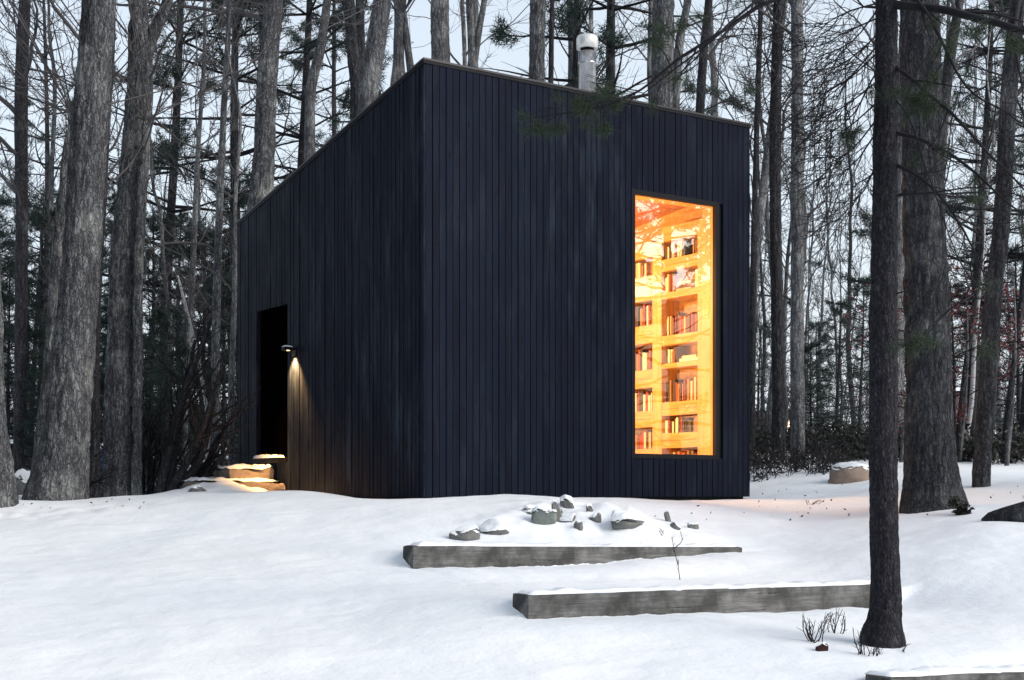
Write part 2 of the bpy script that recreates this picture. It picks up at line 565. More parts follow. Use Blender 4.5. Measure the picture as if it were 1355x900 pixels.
def slant(mb, s0, s1, t0, t1, zlo, up, thick=None):
    """block under the roof slope: top at H0 - SL t + up"""
    a, b = H0 - SL * t0 + up, H0 - SL * t1 + up
    l0 = zlo if thick is None else a - thick
    l1 = zlo if thick is None else b - thick
    v = [[s0, t0, l0], [s1, t0, l0], [s1, t1, l1], [s0, t1, l1], [s0, t0, a], [s1, t0, a], [s1, t1, b], [s0, t1, b]]
    mb.add(v, [[0, 3, 2, 1], [4, 5, 6, 7], [0, 1, 5, 4], [1, 2, 6, 5], [2, 3, 7, 6], [3, 0, 4, 7]])


b2 = MB()
slant(b2, .003, .13, .131, dt0 - .01, ZB + .01, -.025); slant(b2, .003, .13, dt1 + .01, D - .002, ZB + .01, -.025)
slant(b2, .004, .129, dt0 - .01, dt1 + .01, dz1 + .01, -.026)
b2.box((.004, dt0 - .01, ZB + .01), (.129, dt1 + .01, dz0 - .07))
slant(b2, W - .13, W - .002, .131, D - .002, ZB + .01, -.025)
slant(b2, .131, W - .131, D - .13, D - .002, ZB + .01, -.025)
b2.build('wall_backing', 'matt_black', cabin, smooth=False)
for nm, bx in (('right_wall', ((W, -.022, ZB), (W + .022, D, 0))), ('back_wall', ((0, D, ZB), (W, D + .022, 0)))):
    q = MB()
    (x0, y0, z0), (x1, y1, _) = bx
    if nm == 'right_wall':
        k = 0
        while y0 + k * BW < D:
            a, b = max(y0, y0 + k * BW), min(D, y0 + (k + 1) * BW - .0035)
            slant(q, x0 + .001, x1 + rg.uniform(0, .004), a, b, z0, -.002)
            k += 1
    else:
        k = 0
        while k * BW < W:
            a, b = k * BW, min(W, (k + 1) * BW - .0035)
            q.box((a, y0 + .001, z0), (b, y1 + rg.uniform(0, .004), H0 - SL * D - .002))
            k += 1
    q.build(nm, 'black_boards_side' if nm == 'right_wall' else 'black_boards_front', cabin, smooth=False)
rf = MB()
slant(rf, -.034, W + .034, -.034, D + .034, 0, .028, .045)
roof = rf.build('roof', 'black_trim', cabin, smooth=False, bevel=.004)
ed = MB()   # pressed metal drip edge
slant(ed, -.040, W + .040, -.041, -.0345, 0, .034, .020)
slant(ed, -.041, -.0345, -.0345, D + .04, 0, .034, .020)
slant(ed, W + .0345, W + .041, -.0345, D + .04, 0, .034, .020)
ed.build('drip_edge', 'edge_metal', roof, smooth=False)
sno = MB()
slant(sno, -.02, W + .02, .05, D + .02, 0, .062, .032)
sno.build('roof_snow', 'snow', roof, smooth=False, bevel=.02)
fl = MB(); fl.box((.131, .131, -.015), (W - .131, D - .131, .10)); fl.build('floor_deck', 'oak_timber', cabin, smooth=False)
for s, t in ((.25, .12), (3.9, .3), (.3, 4.1), (4.0, 4.1), (2.1, .3)):
    pr = MB(); pr.box((s - .16, t - .06, -1.0), (s + .16, t + .26, ZB - .03)); pr.build('pier', 'concrete', cabin, smooth=False)
jo = MB(); jo.box((.03, .03, -.06), (W - .03, D - .03, -.017)); jo.build('sill_beam', 'matt_black', cabin, smooth=False)
# window
wf = MB()
f = .045
wf.box((ws0 - f, -.032, wz0 - f), (ws0 + .006, .03, wz1 + f)); wf.box((ws1 - .006, -.032, wz0 - f), (ws1 + f, .03, wz1 + f))
wf.box((ws0 + .006, -.031, wz1 - .006), (ws1 - .006, .03, wz1 + f)); wf.box((ws0 + .006, -.031, wz0 - f), (ws1 - .006, .03, wz0 + .006))
win = empty('window', (0, 0, 0)); win.parent = cabin
wf.build('frame', 'black_trim', win, smooth=False, bevel=.003)
pn = MB(); pn.add([[ws0 + .004, .02, wz0 + .004], [ws1 - .004, .02, wz0 + .004], [ws1 - .004, .02, wz1 - .004], [ws0 + .004, .02, wz1 - .004]], [[0, 1, 2, 3]])
pn.build('pane', 'window_glass', win, smooth=False)
rv = MB()   # wooden reveal inside
rv.box((ws1 - .004, .031, wz0 - .03), (ws1 + .06, .20, wz1 + .03)); rv.box((ws0 - .06, .031, wz0 - .03), (ws0 + .004, .20, wz1 + .03))
rv.box((ws0 + .004, .032, wz0 - .03), (ws1 - .004, .199, wz0 + .004)); rv.box((ws0 + .004, .032, wz1 - .004), (ws1 - .004, .199, wz1 + .03))
rv.build('reveal', 'oak_post', win, smooth=False)
# lining of the room
ln = MB()
ln.box((.131, .201, .10), (.15, D - .132, 3.12)); ln.box((W - .15, .201, .10), (W - .131, D - .132, 3.60)); ln.box((.151, D - .15, .10), (W - .151, D - .132, 3.3))
ln.box((.151, .18, .10), (ws0 - .061, .20, 3.56)); ln.box((ws1 + .061, .18, .10), (W - .151, .20, 3.56))
ln.box((ws0 - .061, .181, .10), (ws1 + .061, .20, wz0 - .031)); ln.box((ws0 - .061, .181, wz1 + .031), (ws1 + .061, .20, 3.56))
ln.build('wall_lining', 'oak_timber', cabin, smooth=False)
ce = MB()
for k in range(28):
    a, b = .152 + k * .145, .152 + (k + 1) * .145 - .004
    b = min(b, D - .151)
    za, zb_ = 3.55 - .1 * a, 3.55 - .1 * b
    v = [[.151, a, za], [W - .151, a, za], [W - .151, b, zb_], [.151, b, zb_], [.151, a, za + .03], [W - .151, a, za + .03], [W - .151, b, zb_ + .03], [.151, b, zb_ + .03]]
    ce.add(v, [[0, 3, 2, 1], [4, 5, 6, 7], [0, 1, 5, 4], [1, 2, 6, 5], [2, 3, 7, 6], [3, 0, 4, 7]])
ce.build('ceiling', 'oak_ceiling', cabin, smooth=False)
# door
door = empty('door', (0, 0, 0)); door.parent = cabin
q = MB(); q.box((.09, dt0 + .04, dz0 + .005), (.125, dt1 - .04, dz1 - .04)); q.build('leaf', 'door_paint', door, smooth=False, bevel=.003)
q = MB(); q.box((.02, dt0, dz0), (.128, dt0 + .038, dz1 - .001)); q.box((.02, dt1 - .038, dz0), (.128, dt1, dz1 - .001)); q.box((.021, dt0 + .038, dz1 - .038), (.127, dt1 - .038, dz1 - .001))
q.build('door_frame', 'door_paint', door, smooth=False, bevel=.003)
q = MB(); q.box((-.10, dt0 - .0, dz0 - .06), (.13, dt1, dz0 - .002)); sill = q.build('threshold', 'black_trim', door, smooth=False, bevel=.004)


def snow_strip(name, parent, s0, s1, t0, t1, z, h, seed, nu=40, nv=6, along=0):
    """uneven layer of snow on a flat top, local coordinates of the parent"""
    rg = rs(seed)
    u = np.linspace(0, 1, nu); v = np.linspace(0, 1, nv)
    V, U = np.meshgrid(v, u)
    x = s0 + (s1 - s0) * (V if along else U); y = t0 + (t1 - t0) * (U if along else V)
    x = x.ravel(); y = y.ravel()
    e = np.minimum(np.minimum(U, 1 - U) * nu / 2.5, np.minimum(V, 1 - V) * nv / 1.6).ravel()
    e = np.clip(e, 0, 1)
    k = h * (1 + .55 * fbm(np.c_[x * 9, y * 9, x * 0 + seed], 3))
    wob = .018 * vnoise(np.c_[x * 14, y * 14, x * 0 + seed + 5]) * (1 - e)
    top = np.c_[x + (0 if not along else wob), y + (wob if not along else 0), z + np.clip(k, .004, None) * np.sqrt(e)]
    ii = (np.arange(nu - 1)[:, None] * nv + np.arange(nv - 1)[None, :]).ravel()
    m = MB()
    m.add(top, np.c_[ii, ii + nv, ii + nv + 1, ii + 1])
    bot = top.copy(); bot[:, 2] = z - .002
    m.add(bot, np.c_[ii, ii + 1, ii + nv + 1, ii + nv])
    return m.build(name, 'snow', parent)


snow_strip('snow_cap', sill, -.098, -.02, dt0 + .01, dt1 - .02, dz0 - .002, .035, 3, 6, 40, 0)
# sconce
sc_t, sc_z = 2.86, 1.69
sconce = empty('wall_sconce'); sconce.parent = cabin; sconce.location = (-.028, sc_t, sc_z)
q = MB(); q.box((-.02, -.06, -.09), (0, .06, .02)); q.build('wall_plate', 'black_trim', sconce, smooth=False, bevel=.003)
q = MB(); q.box((-.15, -.045, -.012), (-.0205, .045, .006)); q.box((-.15, -.045, -.035), (-.142, .045, -.012)); q.box((-.142, -.045, -.035), (-.0205, -.037, -.012)); q.box((-.142, .037, -.035), (-.0205, .045, -.012))
shade = q.build('shade', 'black_trim', sconce, smooth=False, bevel=.002)
snow_strip('snow_cap', shade, -.148, -.03, -.042, .042, .006, .012, 8, 16, 10)
q = MB(); q.lathe([(.0, -.035), (.02, -.032), (.025, -.02), (.02, -.013)], 12, (-.08, 0, 0))
mm = NT('lamp_glow'); mm.b.inputs['Emission Color'].default_value = (1, .6, .25, 1); mm.b.inputs['Emission Strength'].default_value = 12
q.build('bulb', 'lamp_glow', sconce)
sp = bpy.data.lights.new('sconce_light', 'SPOT'); sp.energy = 480; sp.color = (1, .50, .15); sp.spot_size = R(84); sp.spot_blend = .8; sp.shadow_soft_size = .02
so = bpy.data.objects.new('sconce_light', sp); col.objects.link(so); so.parent = sconce; so.location = (-.07, 0, -.058); so.rotation_euler = (0, R(-10), 0)
# chimney
ch = empty('chimney'); ch.parent = cabin
chw = P(777, 120, 16.9)
lc = np.array([np.dot(chw[:2] - C0, A), np.dot(chw[:2] - C0, B)])
ch.location = (lc[0], lc[1], 0)
zr = H0 - SL * lc[1]
zt = (HY - 47) / F * 16.9
q = MB(); q.lathe([(.105, zr - .3), (.105, zt - .36), (.112, zt - .355), (.112, zt - .325), (.105, zt - .32), (.105, zt - .2), (.09, zt - .195)], 32); q.build('flue_pipe', 'steel', ch)
q = MB(); q.lathe([(.08, zt - .25), (.08, zt - .14)], 24); q.build('cap_collar', 'matt_black', ch)
q = MB(); q.lathe([(.11, zt - .165), (.128, zt - .16), (.130, zt - .04), (.118, zt - .012), (.07, zt), (.0, zt + .002)], 32); q.lathe([(.0, zt - .15), (.11, zt - .165)], 32); q.build('cap', 'white_metal', ch)

# interior lamps of the room
for (s, t, z, e, sz) in ((2.3, 1.5, 2.6, 270, .16), (1.6, 3.2, 2.4, 90, .16), (2.2, .9, .9, 200, .2)):
    w = L2W(s, t)
    ld = bpy.data.lights.new('room_lamp', 'POINT'); ld.energy = e; ld.color = (1, .56, .22); ld.shadow_soft_size = sz
    lo = bpy.data.objects.new('room_lamp', ld); col.objects.link(lo); lo.location = (w[0], w[1], z)

# ------------------------------------------------------------------ bookcase and books
bc = empty('bookcase', (C0[0], C0[1], 0), cab_rz, 'honey coloured oak bookcase of stacked timbers glowing behind the tall window', 'bookcase')
SF, SBK = 3.90, 4.185
main = [(2.815, 3.03), (2.416, 2.67), (1.90, 2.34), (1.567, 1.785), (1.106, 1.51), (.735, .945), (.32, .557)]
left = [(2.66, 2.88), (2.06, 2.36), (1.52, 1.84), (1.02, 1.30), (.56, .82), (.12, .36)]
bays = [(.36, 1.00, main, 3.20, .205), (1.17, 1.95, left, 3.0, 1.0), (2.12, 3.2, [(a + .12, b + .12) for a, b in left], 3.0, 1.95)]
for (t0, t1, rows, top, tp) in bays:
    q = MB(); q.box((SF, tp + .002, .10), (SBK, t0, top)); q.build('post', 'oak_post', bc, smooth=False, bevel=.004)
    zs = sorted(rows)
    edges = [.101] + [z for r in zs for z in r] + [top]
    for k in range(0, len(edges), 2):
        a, b = edges[k], edges[k + 1]
        if b - a < .01: continue
        q = MB()
        nn_ = max(1, int(round((b - a) / .09)))
        for j in range(nn_):
            za, zb_ = a + (b - a) * j / nn_, a + (b - a) * (j + 1) / nn_ - (.003 if j < nn_ - 1 else 0)
            q.box((SF + .003 + .006 * (j % 2), t0 + .001, za), (SBK, t1, zb_))
        q.build('shelf', 'oak_timber', bc, smooth=False, bevel=.003)
q = MB(); q.box((SF, 3.2, .10), (SBK, 4.28, 3.0)); q.build('post', 'oak_post', bc, smooth=False)
q = MB(); q.box((SBK + .0005, .36, .11), (SBK + .004, 3.2, 3.0)); q.build('back_panel', 'oak_timber', bc, smooth=False)

ordn = ['top', 'second', 'third', 'fourth', 'fifth', 'sixth', 'lowest']


def book(t, w, h, d, z, label, group, lean=0., flat=False, ci=None):
    ci = rg.randint(len(book_cols)) if ci is None else ci
    r = empty('book', (0, 0, 0), cab_rz, label, 'book', group)
    s = SF + .03 + rg.uniform(0, .03)
    if flat:
        loc = L2W(s, t)
        r.location = (loc[0], loc[1], z)
        q = MB(); q.box((.004, .003, .003), (d - .003, h - .003, w - .003)); q.build('pages', 'paper', r, smooth=False)
        q = MB(); q.box((0, 0, 0), (d, h, .003)); q.box((0, 0, w - .003), (d, h, w)); q.box((-.003, 0, 0), (0, h, w)); q.build('cover', 'book_%d' % ci, r, smooth=False)
    else:
        loc = L2W(s, t)
        r.location = (loc[0], loc[1], z)
        r.rotation_euler = (lean, 0, cab_rz)
        q = MB(); q.box((.004, .003, .004), (d - .003, w - .003, h - .004)); q.build('pages', 'paper', r, smooth=False)
        q = MB(); q.box((0, 0, 0), (d, .003, h)); q.box((0, w - .003, 0), (d, w, h)); q.box((-.003, 0, 0), (0, w, h)); q.build('cover', 'book_%d' % ci, r, smooth=False)


for bi, (t0, t1, rows, top, tp) in enumerate(bays[:2]):
    for ri, (za, zb_) in enumerate(rows):
        hh = zb_ - za
        where = ('in the %s niche of the wide bookcase bay seen through the window' % ordn[ri]) if bi == 0 else ('in the %s niche of the bay at the window left edge' % ordn[ri])
        grp = 'books ' + where
        if bi == 0 and ri == 1:
            for k in range(4):
                book(.52, .03 + .012 * (k % 2), .27 - .02 * k, .17, za + sum(.03 + .012 * (j % 2) + .001 for j in range(k)), 'book lying flat in the pile on the second niche from the top', 'books lying flat in the second niche', flat=True, ci=[3, 1, 6, 8][k])
            spans = [(.37, .47), (.82, .98)]
        elif bi == 0 and ri == 3:
            book(.42, .045, .32, .18, za, 'thick pale book lying flat in the fourth niche from the top', 'books lying flat in the fourth niche', flat=True, ci=6)
            book(.44, .03, .25, .16, za + .046, 'thin tan book on top of the thick pale one', 'books lying flat in the fourth niche', flat=True, ci=3)
            spans = [(.80, .98)]
        elif bi == 0 and ri == 0:
            spans = [(.37, .52), (.62, .97)]
        elif bi == 0 and ri in (2, 4):
            spans = [(.37, .97)]
        elif bi == 1:
            spans = [(t0 + .02, t0 + .62)]
        else:
            spans = [(t0 + .02, t0 + (.61 if ri != 6 else .5))]
        for a, b in spans:
            t = a
            while t < b - .02:
                w = rg.uniform(.016, .042)
                h = min(hh - .02, .275) * rg.uniform(.72, .98)
                book(t, w, h, rg.uniform(.12, .18), za + .001, 'upright book ' + where, grp)
                t += w + .002 + (.02 if rg.rand() < .08 else 0)
for k in range(3):
    book(1.03, .03, .24 - .02 * k, .16, 3.001 + .031 * k, 'book in the small flat pile on top of the lower bay', 'books piled on top of the bookcase', flat=True, ci=[6, 3, 8][k])

# ------------------------------------------------------------------ timbers in the snow
for k, (a, b) in enumerate(BEAMS):
    dv = b - a
    L = math.hypot(dv[0], dv[1])
    rz = math.atan2(dv[1], dv[0])
    lab = ['grey weathered timber in the snow just below the pile of rocks', 'grey weathered timber running behind the thin dark pine trunk', 'grey timber only just showing at the bottom right corner'][k]
    o = empty('landscape_timber', tuple(a), rz, lab, 'timber', 'timbers edging the snowy terraces')
    o.rotation_euler = (0, -math.atan2(dv[2], L), rz)
    q = MB()
    nu = 90
    us = np.linspace(0, L, nu)
    prof = [(0.0, 0.0), (.006, 0.0), (.16, 0.0), (.166, -.008), (.166, -BTH - .10), (.0, -BTH - .10), (-.004, -BTH * .5), (-.002, -.010)]
    prof = [(.008, 0.0), (.09, .001), (.155, 0.0), (.163, -.01), (.163, -.30), (.0, -.30), (-.003, -.10), (0, -.010)]
    pv = np.array(prof)
    V = np.zeros((nu, len(prof), 3))
    for j, (y, z) in enumerate(prof):
        V[:, j, 0] = us
        V[:, j, 1] = y + .006 * fbm(np.c_[us * 3, us * 0 + j * 3.1, us * 0 + k], 3)
        V[:, j, 2] = z + .005 * fbm(np.c_[us * 2.2, us * 0 + j * 1.7 + 9, us * 0 + k], 3)
    mcount = len(prof)
    base = (np.arange(nu - 1)[:, None] * mcount + np.arange(mcount)[None, :]).ravel()
    nxt = (np.arange(nu - 1)[:, None] * mcount + ((np.arange(mcount) + 1) % mcount)[None, :]).ravel()
    q.add(V.reshape(-1, 3), np.c_[base, nxt, nxt + mcount, base + mcount])
    for e_ in (0, nu - 1):
        c_ = V[e_].mean(0)
        vv = np.r_[V[e_], [c_]]
        q.add(vv, None, [[j, (j + 1) % mcount, mcount] if e_ else [(j + 1) % mcount, j, mcount] for j in range(mcount)])
    body = q.build('timber_body', 'timber_grey', o, smooth=False)
    snow_strip('snow_cap', o, .03 if k else .05, L - .02, .015, .20, .0, .022, 20 + k, 120, 8)


# ------------------------------------------------------------------ rocks
def hit(px, py, d0=6.5, d1=40.):
    d = np.arange(d0, d1, .04)
    x = (px - CX) / F * d; z = (HY - py) / F * d
    g = hz(x, d)
    k = np.nonzero(g >= z)[0]
    i = k[0] if len(k) else -1
    return np.array([x[i], d[i], g[i]])


def icos(sub=4):
    import bmesh
    bm = bmesh.new()
    bmesh.ops.create_icosphere(bm, subdivisions=sub, radius=1)
    v = np.array([x.co[:] for x in bm.verts]); f = np.array([[x.index for x in p.verts] for p in bm.faces])
    bm.free()
    return v, f


IV, IF = icos(4)


def rock(px, py, d, wpx, hpx, mat, label, seed, cap=.035, capz=.35, group=None, tilt=0., depth=.8, sharp=1.0, name='rock', sink=.42):
    """px,py: bottom middle of what shows; wpx,hpx its size in the photograph"""
    b = hit(px, py)
    d = b[1]
    sx, sz = wpx / F * d / 2, hpx / F * d
    sy = sx * depth
    v = IV.copy()
    # faceted: clamp against random planes
    rg = rs(seed)
    for _ in range(11):
        nrm = rg.normal(size=3); nrm /= np.linalg.norm(nrm)
        k = rg.uniform(.42, .78)
        dd = v @ nrm
        v -= np.clip(dd - k, 0, None)[:, None] * nrm * .92 * sharp
    v *= (1 + .07 * fbm(v * 2.1 + seed, 3) + .035 * fbm(v * 6 + seed, 3))[:, None]
    ext = np.abs(v).max(0)
    v = v / ext
    ct, st = math.cos(tilt), math.sin(tilt)
    hh = sz / (1 - sink) / 2 * 1.0
    nv = np.c_[v[:, 0] * sx, v[:, 1] * sy, v[:, 2] * hh]
    nv = np.c_[nv[:, 0] * ct - nv[:, 2] * st, nv[:, 1], nv[:, 0] * st + nv[:, 2] * ct]
    o = empty(name, (b[0], b[1], b[2]), rg.uniform(-.2, .2), label, 'rock', group)
    nv[:, 2] += hh * (1 - 2 * sink)
    q = MB(); q.add(nv, None, IF); q.build('stone', mat, o)
    if cap:
        fn = np.cross(nv[IF[:, 1]] - nv[IF[:, 0]], nv[IF[:, 2]] - nv[IF[:, 0]])
        fn /= np.linalg.norm(fn, axis=1, keepdims=True) + 1e-12
        ctr = nv[IF].mean(1)
        sel = fn[:, 2] > capz + .25 * vnoise(ctr * 14 + seed)
        F2 = IF[sel]
        lab = np.arange(len(nv))
        for _ in range(200):            # keep the one connected cap
            mn = lab[F2].min(1); l2_ = lab.copy()
            np.minimum.at(l2_, F2.ravel(), np.repeat(mn, 3))
            if (l2_ == lab).all(): break
            lab = l2_
        ids, ct_ = np.unique(lab[F2[:, 0]], return_counts=True)
        F2 = F2[lab[F2[:, 0]] == ids[ct_.argmax()]]
        cnt = np.zeros(len(nv)); tot = np.zeros(len(nv))
        np.add.at(cnt, F2.ravel(), 1); np.add.at(tot, IF.ravel(), 1)
        inn = np.clip(cnt / np.maximum(tot, 1), 0, 1)
        vv = nv.copy()
        th = cap * .6 * (1 + .4 * vnoise(nv * 9 + seed))
        vv[:, 2] += np.where(inn > .99, th, .002 + th * .4)
        vv[:, :2] *= 1.02
        uq, inv = np.unique(F2.ravel(), return_inverse=True)
        q = MB(); q.add(vv[uq], None, inv.reshape(-1, 3)); q.build('snow_cap', 'snow', o)
    return o


rg_r = 'rocks poking out of the snow by the cabin wall'
rock(612, 713, 11.9, 48, 18, 'stone_grey', 'grey squarish rock at the left end of the rock pile', 3, .03, .5, rg_r)
rock(655, 703, 12.2, 44, 13, 'stone_grey', 'long jagged grey rock right of the squarish left end one', 4, .05, .3, rg_r, .12)
rock(722, 691, 12.5, 38, 17, 'stone_green', 'greenish grey broad slab in the middle of the rock pile', 5, .05, .35, rg_r)
rock(737, 690, 12.45, 14, 27, 'stone_grey', 'tall upright snow topped slab beside the greenish slab', 16, .02, .3, rg_r, .2)
rock(752, 672, 13.0, 24, 9, 'stone_grey', 'small rock highest up in the pile near the wall', 7, .05, .2, rg_r, -.5)
rock(752, 691, 12.4, 24, 9, 'stone_grey', 'flat dark rock right of the greenish slab', 8, .03, .3, rg_r)
rock(741, 681, 12.6, 9, 10, 'stone_grey', 'tiny round grey stone against the greenish slab', 9, .02, .5, rg_r)
rock(767, 698, 12.2, 16, 10, 'stone_grey', 'small pale grey stone lowest in the middle of the pile', 10, .01, .6, rg_r)
rock(789, 692, 12.4, 18, 10, 'stone_grey', 'tilted grey block between the pale stone and the flat snowy slab', 11, .02, .4, rg_r, .5)
rock(781, 677, 12.9, 12, 9, 'stone_grey', 'small sharp stone above the tilted grey block', 12, .03, .3, rg_r, .5)
rock(830, 699, 12.3, 48, 10, 'stone_grey', 'wide low slab under a thick snow hump', 13, .10, .1, rg_r)
rock(884, 690, 12.6, 8, 13, 'stone_grey', 'thin dark upright stone right of the wide snowy slab', 14, .015, .5, rg_r, .2)
rock(893, 699, 12.4, 16, 7, 'stone_grey', 'small flat stone at the foot of the thin upright one', 15, .02, .4, rg_r, -.2)
rock(918, 700, 12.5, 18, 7, 'stone_grey', 'small flat stone at the right end of the rock pile', 17, .02, .4, rg_r)
rock(700, 680, 12.9, 26, 7, 'stone_grey', 'flat sliver of rock above the greenish slab on its left', 41, .04, .2, rg_r)
rock(1126, 637, 17.7, 66, 26, 'boulder_stone', 'tan rounded boulder with thin snow near the dark brush', 21, .03, .62, None, 0, .7, .25, 'boulder')
rock(1086, 862, 7.5, 21, 14, 'cut_wood', 'little dark rock among dry stems in front of thin pine', 22, .012, .75, None)
rock(34, 655, 14.0, 46, 24, 'stone_grey', 'dark rock with a snow heap between two left trunks', 23, .16, .25, None)
rock(262, 650, 16.2, 26, 6, 'stone_grey', 'small flat stone in the snow left of the stone steps', 24, .02, .5, None)


# stone steps
def slab(name, corners, zt, zb, mat, label, group, seed, cap):
    """rough block from plan corners (world xy)"""
    c = np.array(corners)
    n1, n2, n3 = 26, 14, 6
    vs, o0 = [], c.mean(0)
    e = empty(name, (o0[0], o0[1], zb), 0, label, 'step', group)
    u = np.linspace(0, 1, n1); v = np.linspace(0, 1, n2)

    def pt(a, b):
        return (c[0] * ((1 - a) * (1 - b))[:, None] + c[1] * (a * (1 - b))[:, None] + c[2] * (a * b)[:, None] + c[3] * ((1 - a) * b)[:, None]) - o0
    q = MB()

    def sheet(A_, B_, Zv, flip=False):
        nu, nv_ = A_.shape
        p = pt(A_.ravel(), B_.ravel())
        w = np.c_[p, Zv.ravel()]
        nrm = np.c_[p, np.zeros(len(p))]
        w += .05 * np.c_[fbm(w * 5 + seed, 3), fbm(w * 5 + seed + 9, 3), .6 * fbm(w * 5 + seed + 19, 3)]
        rr = np.clip((Zv.ravel() - (zt - zb) + .03) / .03, 0, 1)
        w[:, :2] *= (1 - .03 * rr)[:, None]
        ii = (np.arange(nu - 1)[:, None] * nv_ + np.arange(nv_ - 1)[None, :]).ravel()
        quad = np.c_[ii, ii + nv_, ii + nv_ + 1, ii + 1]
        q.add(w, quad[:, ::-1] if flip else quad)
    h = zt - zb
    U, V = np.meshgrid(u, v, indexing='ij')
    sheet(U, V, U * 0 + h)
    zz = np.linspace(0, h, n3)
    for (fu, n_, fl) in ((lambda s: (s, s * 0), n1, 1), (lambda s: (s * 0 + 1, s), n2, 1), (lambda s: (1 - s, s * 0 + 1), n1, 1), (lambda s: (s * 0, 1 - s), n2, 1)):
        s, z_ = np.meshgrid(np.linspace(0, 1, n_), zz, indexing='ij')
        a_, b_ = fu(s)
        sheet(a_, b_, z_, True)
    q.build('stone', mat, e)
    if cap:
        U, V = np.meshgrid(np.linspace(.02, .98, 40), np.linspace(.05, .97, 24), indexing='ij')
        p = pt(U.ravel(), V.ravel())
        ed_ = np.clip(np.minimum(np.minimum(U, 1 - U) * 14, np.minimum(V, 1 - V) * 9), 0, 1).ravel()
        k = cap * (1 + .7 * fbm(np.c_[p * 8, p[:, 0] * 0 + seed], 3))
        q = MB()
        ii = (np.arange(39)[:, None] * 24 + np.arange(23)[None, :]).ravel()
        q.add(np.c_[p, h - .012 + np.clip(k, .01, None) * np.sqrt(ed_)], np.c_[ii, ii + 24, ii + 25, ii + 1])
        q.build('snow_cap', 'snow', e)
    return e


def WL(s, t):
    return L2W(s, t)


slab('stone_step', [WL(-.62, 3.35), WL(-.62, 4.05), WL(-.04, 4.05), WL(-.04, 3.35)][::-1], .30, .15, 'stone_tan', 'upper rough stone step lying on the longer lower slab', 'stone steps at the cabin door', 31, .05)
slab('stone_step', [WL(-1.10, 3.15), WL(-1.05, 4.2), WL(-.04, 4.2), WL(-.04, 3.10)][::-1], .145, -.06, 'stone_tan', 'lower longer stone slab beneath the upper step', 'stone steps at the cabin door', 32, .05)


# ------------------------------------------------------------------ trees
def grow(rg, start, d, length, K, up=.1, wob=.12):
    N = len(start)
    pts = np.empty((N, K, 3)); pts[:, 0] = start
    d = d / (np.linalg.norm(d, axis=1, keepdims=True) + 1e-9)
    up = np.broadcast_to(np.asarray(up, float), (N,))
    for k in range(1, K):
        d = d + rg.normal(size=(N, 3)) * wob
        d[:, 2] += up
        d /= np.linalg.norm(d, axis=1, keepdims=True)
        pts[:, k] = pts[:, k - 1] + d * (length / (K - 1))[:, None]
    return pts


def spawn(rg, pts, rad, n, t0=.2, t1=1., ang=(.5, 1.0)):
    N, K, _ = pts.shape
    t = rg.uniform(t0, t1, (N, n)) * (K - 1)
    i = np.clip(t.astype(int), 0, K - 2); f = (t - i)[..., None]
    ar = np.arange(N)[:, None]
    p = pts[ar, i] * (1 - f) + pts[ar, i + 1] * f
    r = rad[ar, i] * (1 - f[..., 0]) + rad[ar, i + 1] * f[..., 0]
    T = pts[ar, i + 1] - pts[ar, i]
    T /= np.linalg.norm(T, axis=2, keepdims=True) + 1e-9
    q = rg.normal(size=(N, n, 3)); q -= (q * T).sum(-1, keepdims=True) * T
    q /= np.linalg.norm(q, axis=2, keepdims=True) + 1e-9
    a = rg.uniform(ang[0], ang[1], (N, n))[..., None]
    d = T * np.cos(a) + q * np.sin(a)
    return p.reshape(-1, 3), d.reshape(-1, 3), r.ravel(), (t / (K - 1)).ravel()


def taper(r0, r1, K):
    return np.asarray(r0)[:, None] * (1 - np.linspace(0, 1, K))[None] + np.asarray(r1)[:, None] * np.linspace(0, 1, K)[None]


def limbs(mb, rg, tp, tr, n1, h0, h1, L, n2=6, n3=5, up=.10, ang=(.6, 1.15), rmin=.004, rk=.45):
    """bare limbs with branches and twigs on a trunk path tp (K,3), radii tr (K,)"""
    K = len(tp)
    zz = tp[:, 2]
    t = np.linspace(0, 1, n1) * (h1 - h0) + h0 + rg.uniform(-.3, .3, n1)
    idx = np.interp(t, zz, np.arange(K))
    p = np.c_[[np.interp(idx, np.arange(K), tp[:, j]) for j in range(3)]].T
    r = np.interp(idx, np.arange(K), tr)
    az = rg.uniform(0, 2 * PI, n1)
    el = PI / 2 - rg.uniform(ang[0], ang[1], n1)
    d = np.c_[np.cos(az) * np.cos(el), np.sin(az) * np.cos(el), np.sin(el)]
    k = (t - h0) / max(h1 - h0, .1)
    ln_ = L * (1 - .7 * k) * rg.uniform(.6, 1.15, n1)
    r1 = np.clip(np.minimum(r * rk, .055) * rg.uniform(.35, 1, n1) ** 1.3, rmin * 1.5, None)
    pts = grow(rg, p, d, ln_, 11, up * .6, .20); rad = taper(r1, r1 * .2 + rmin * .4, 11)
    mb.tubes(pts, rad, 5)
    p2, d2, r2, t2 = spawn(rg, pts, rad, n2, .18, 1., (.45, 1.0))
    l2 = np.repeat(ln_, n2) * rg.uniform(.25, .5, len(p2)) * (1.15 - .6 * t2)
    r2 = np.clip(r2 * .55, rmin, None)
    pts2 = grow(rg, p2, d2, l2, 6, up * .5, .24); rad2 = taper(r2, r2 * .4, 6)
    mb.tubes(pts2, rad2, 4)
    if n3:
        p3, d3, r3, t3 = spawn(rg, pts2, rad2, n3, .15, 1., (.4, .9))
        l3 = np.repeat(l2, n3) * rg.uniform(.25, .55, len(p3))
        pts3 = grow(rg, p3, d3, l3, 4, up * .5, .14); rr = np.clip(r3 * .6, rmin * .6, None)
        mb.tubes(pts3, taper(rr, rr * .5, 4), 3)


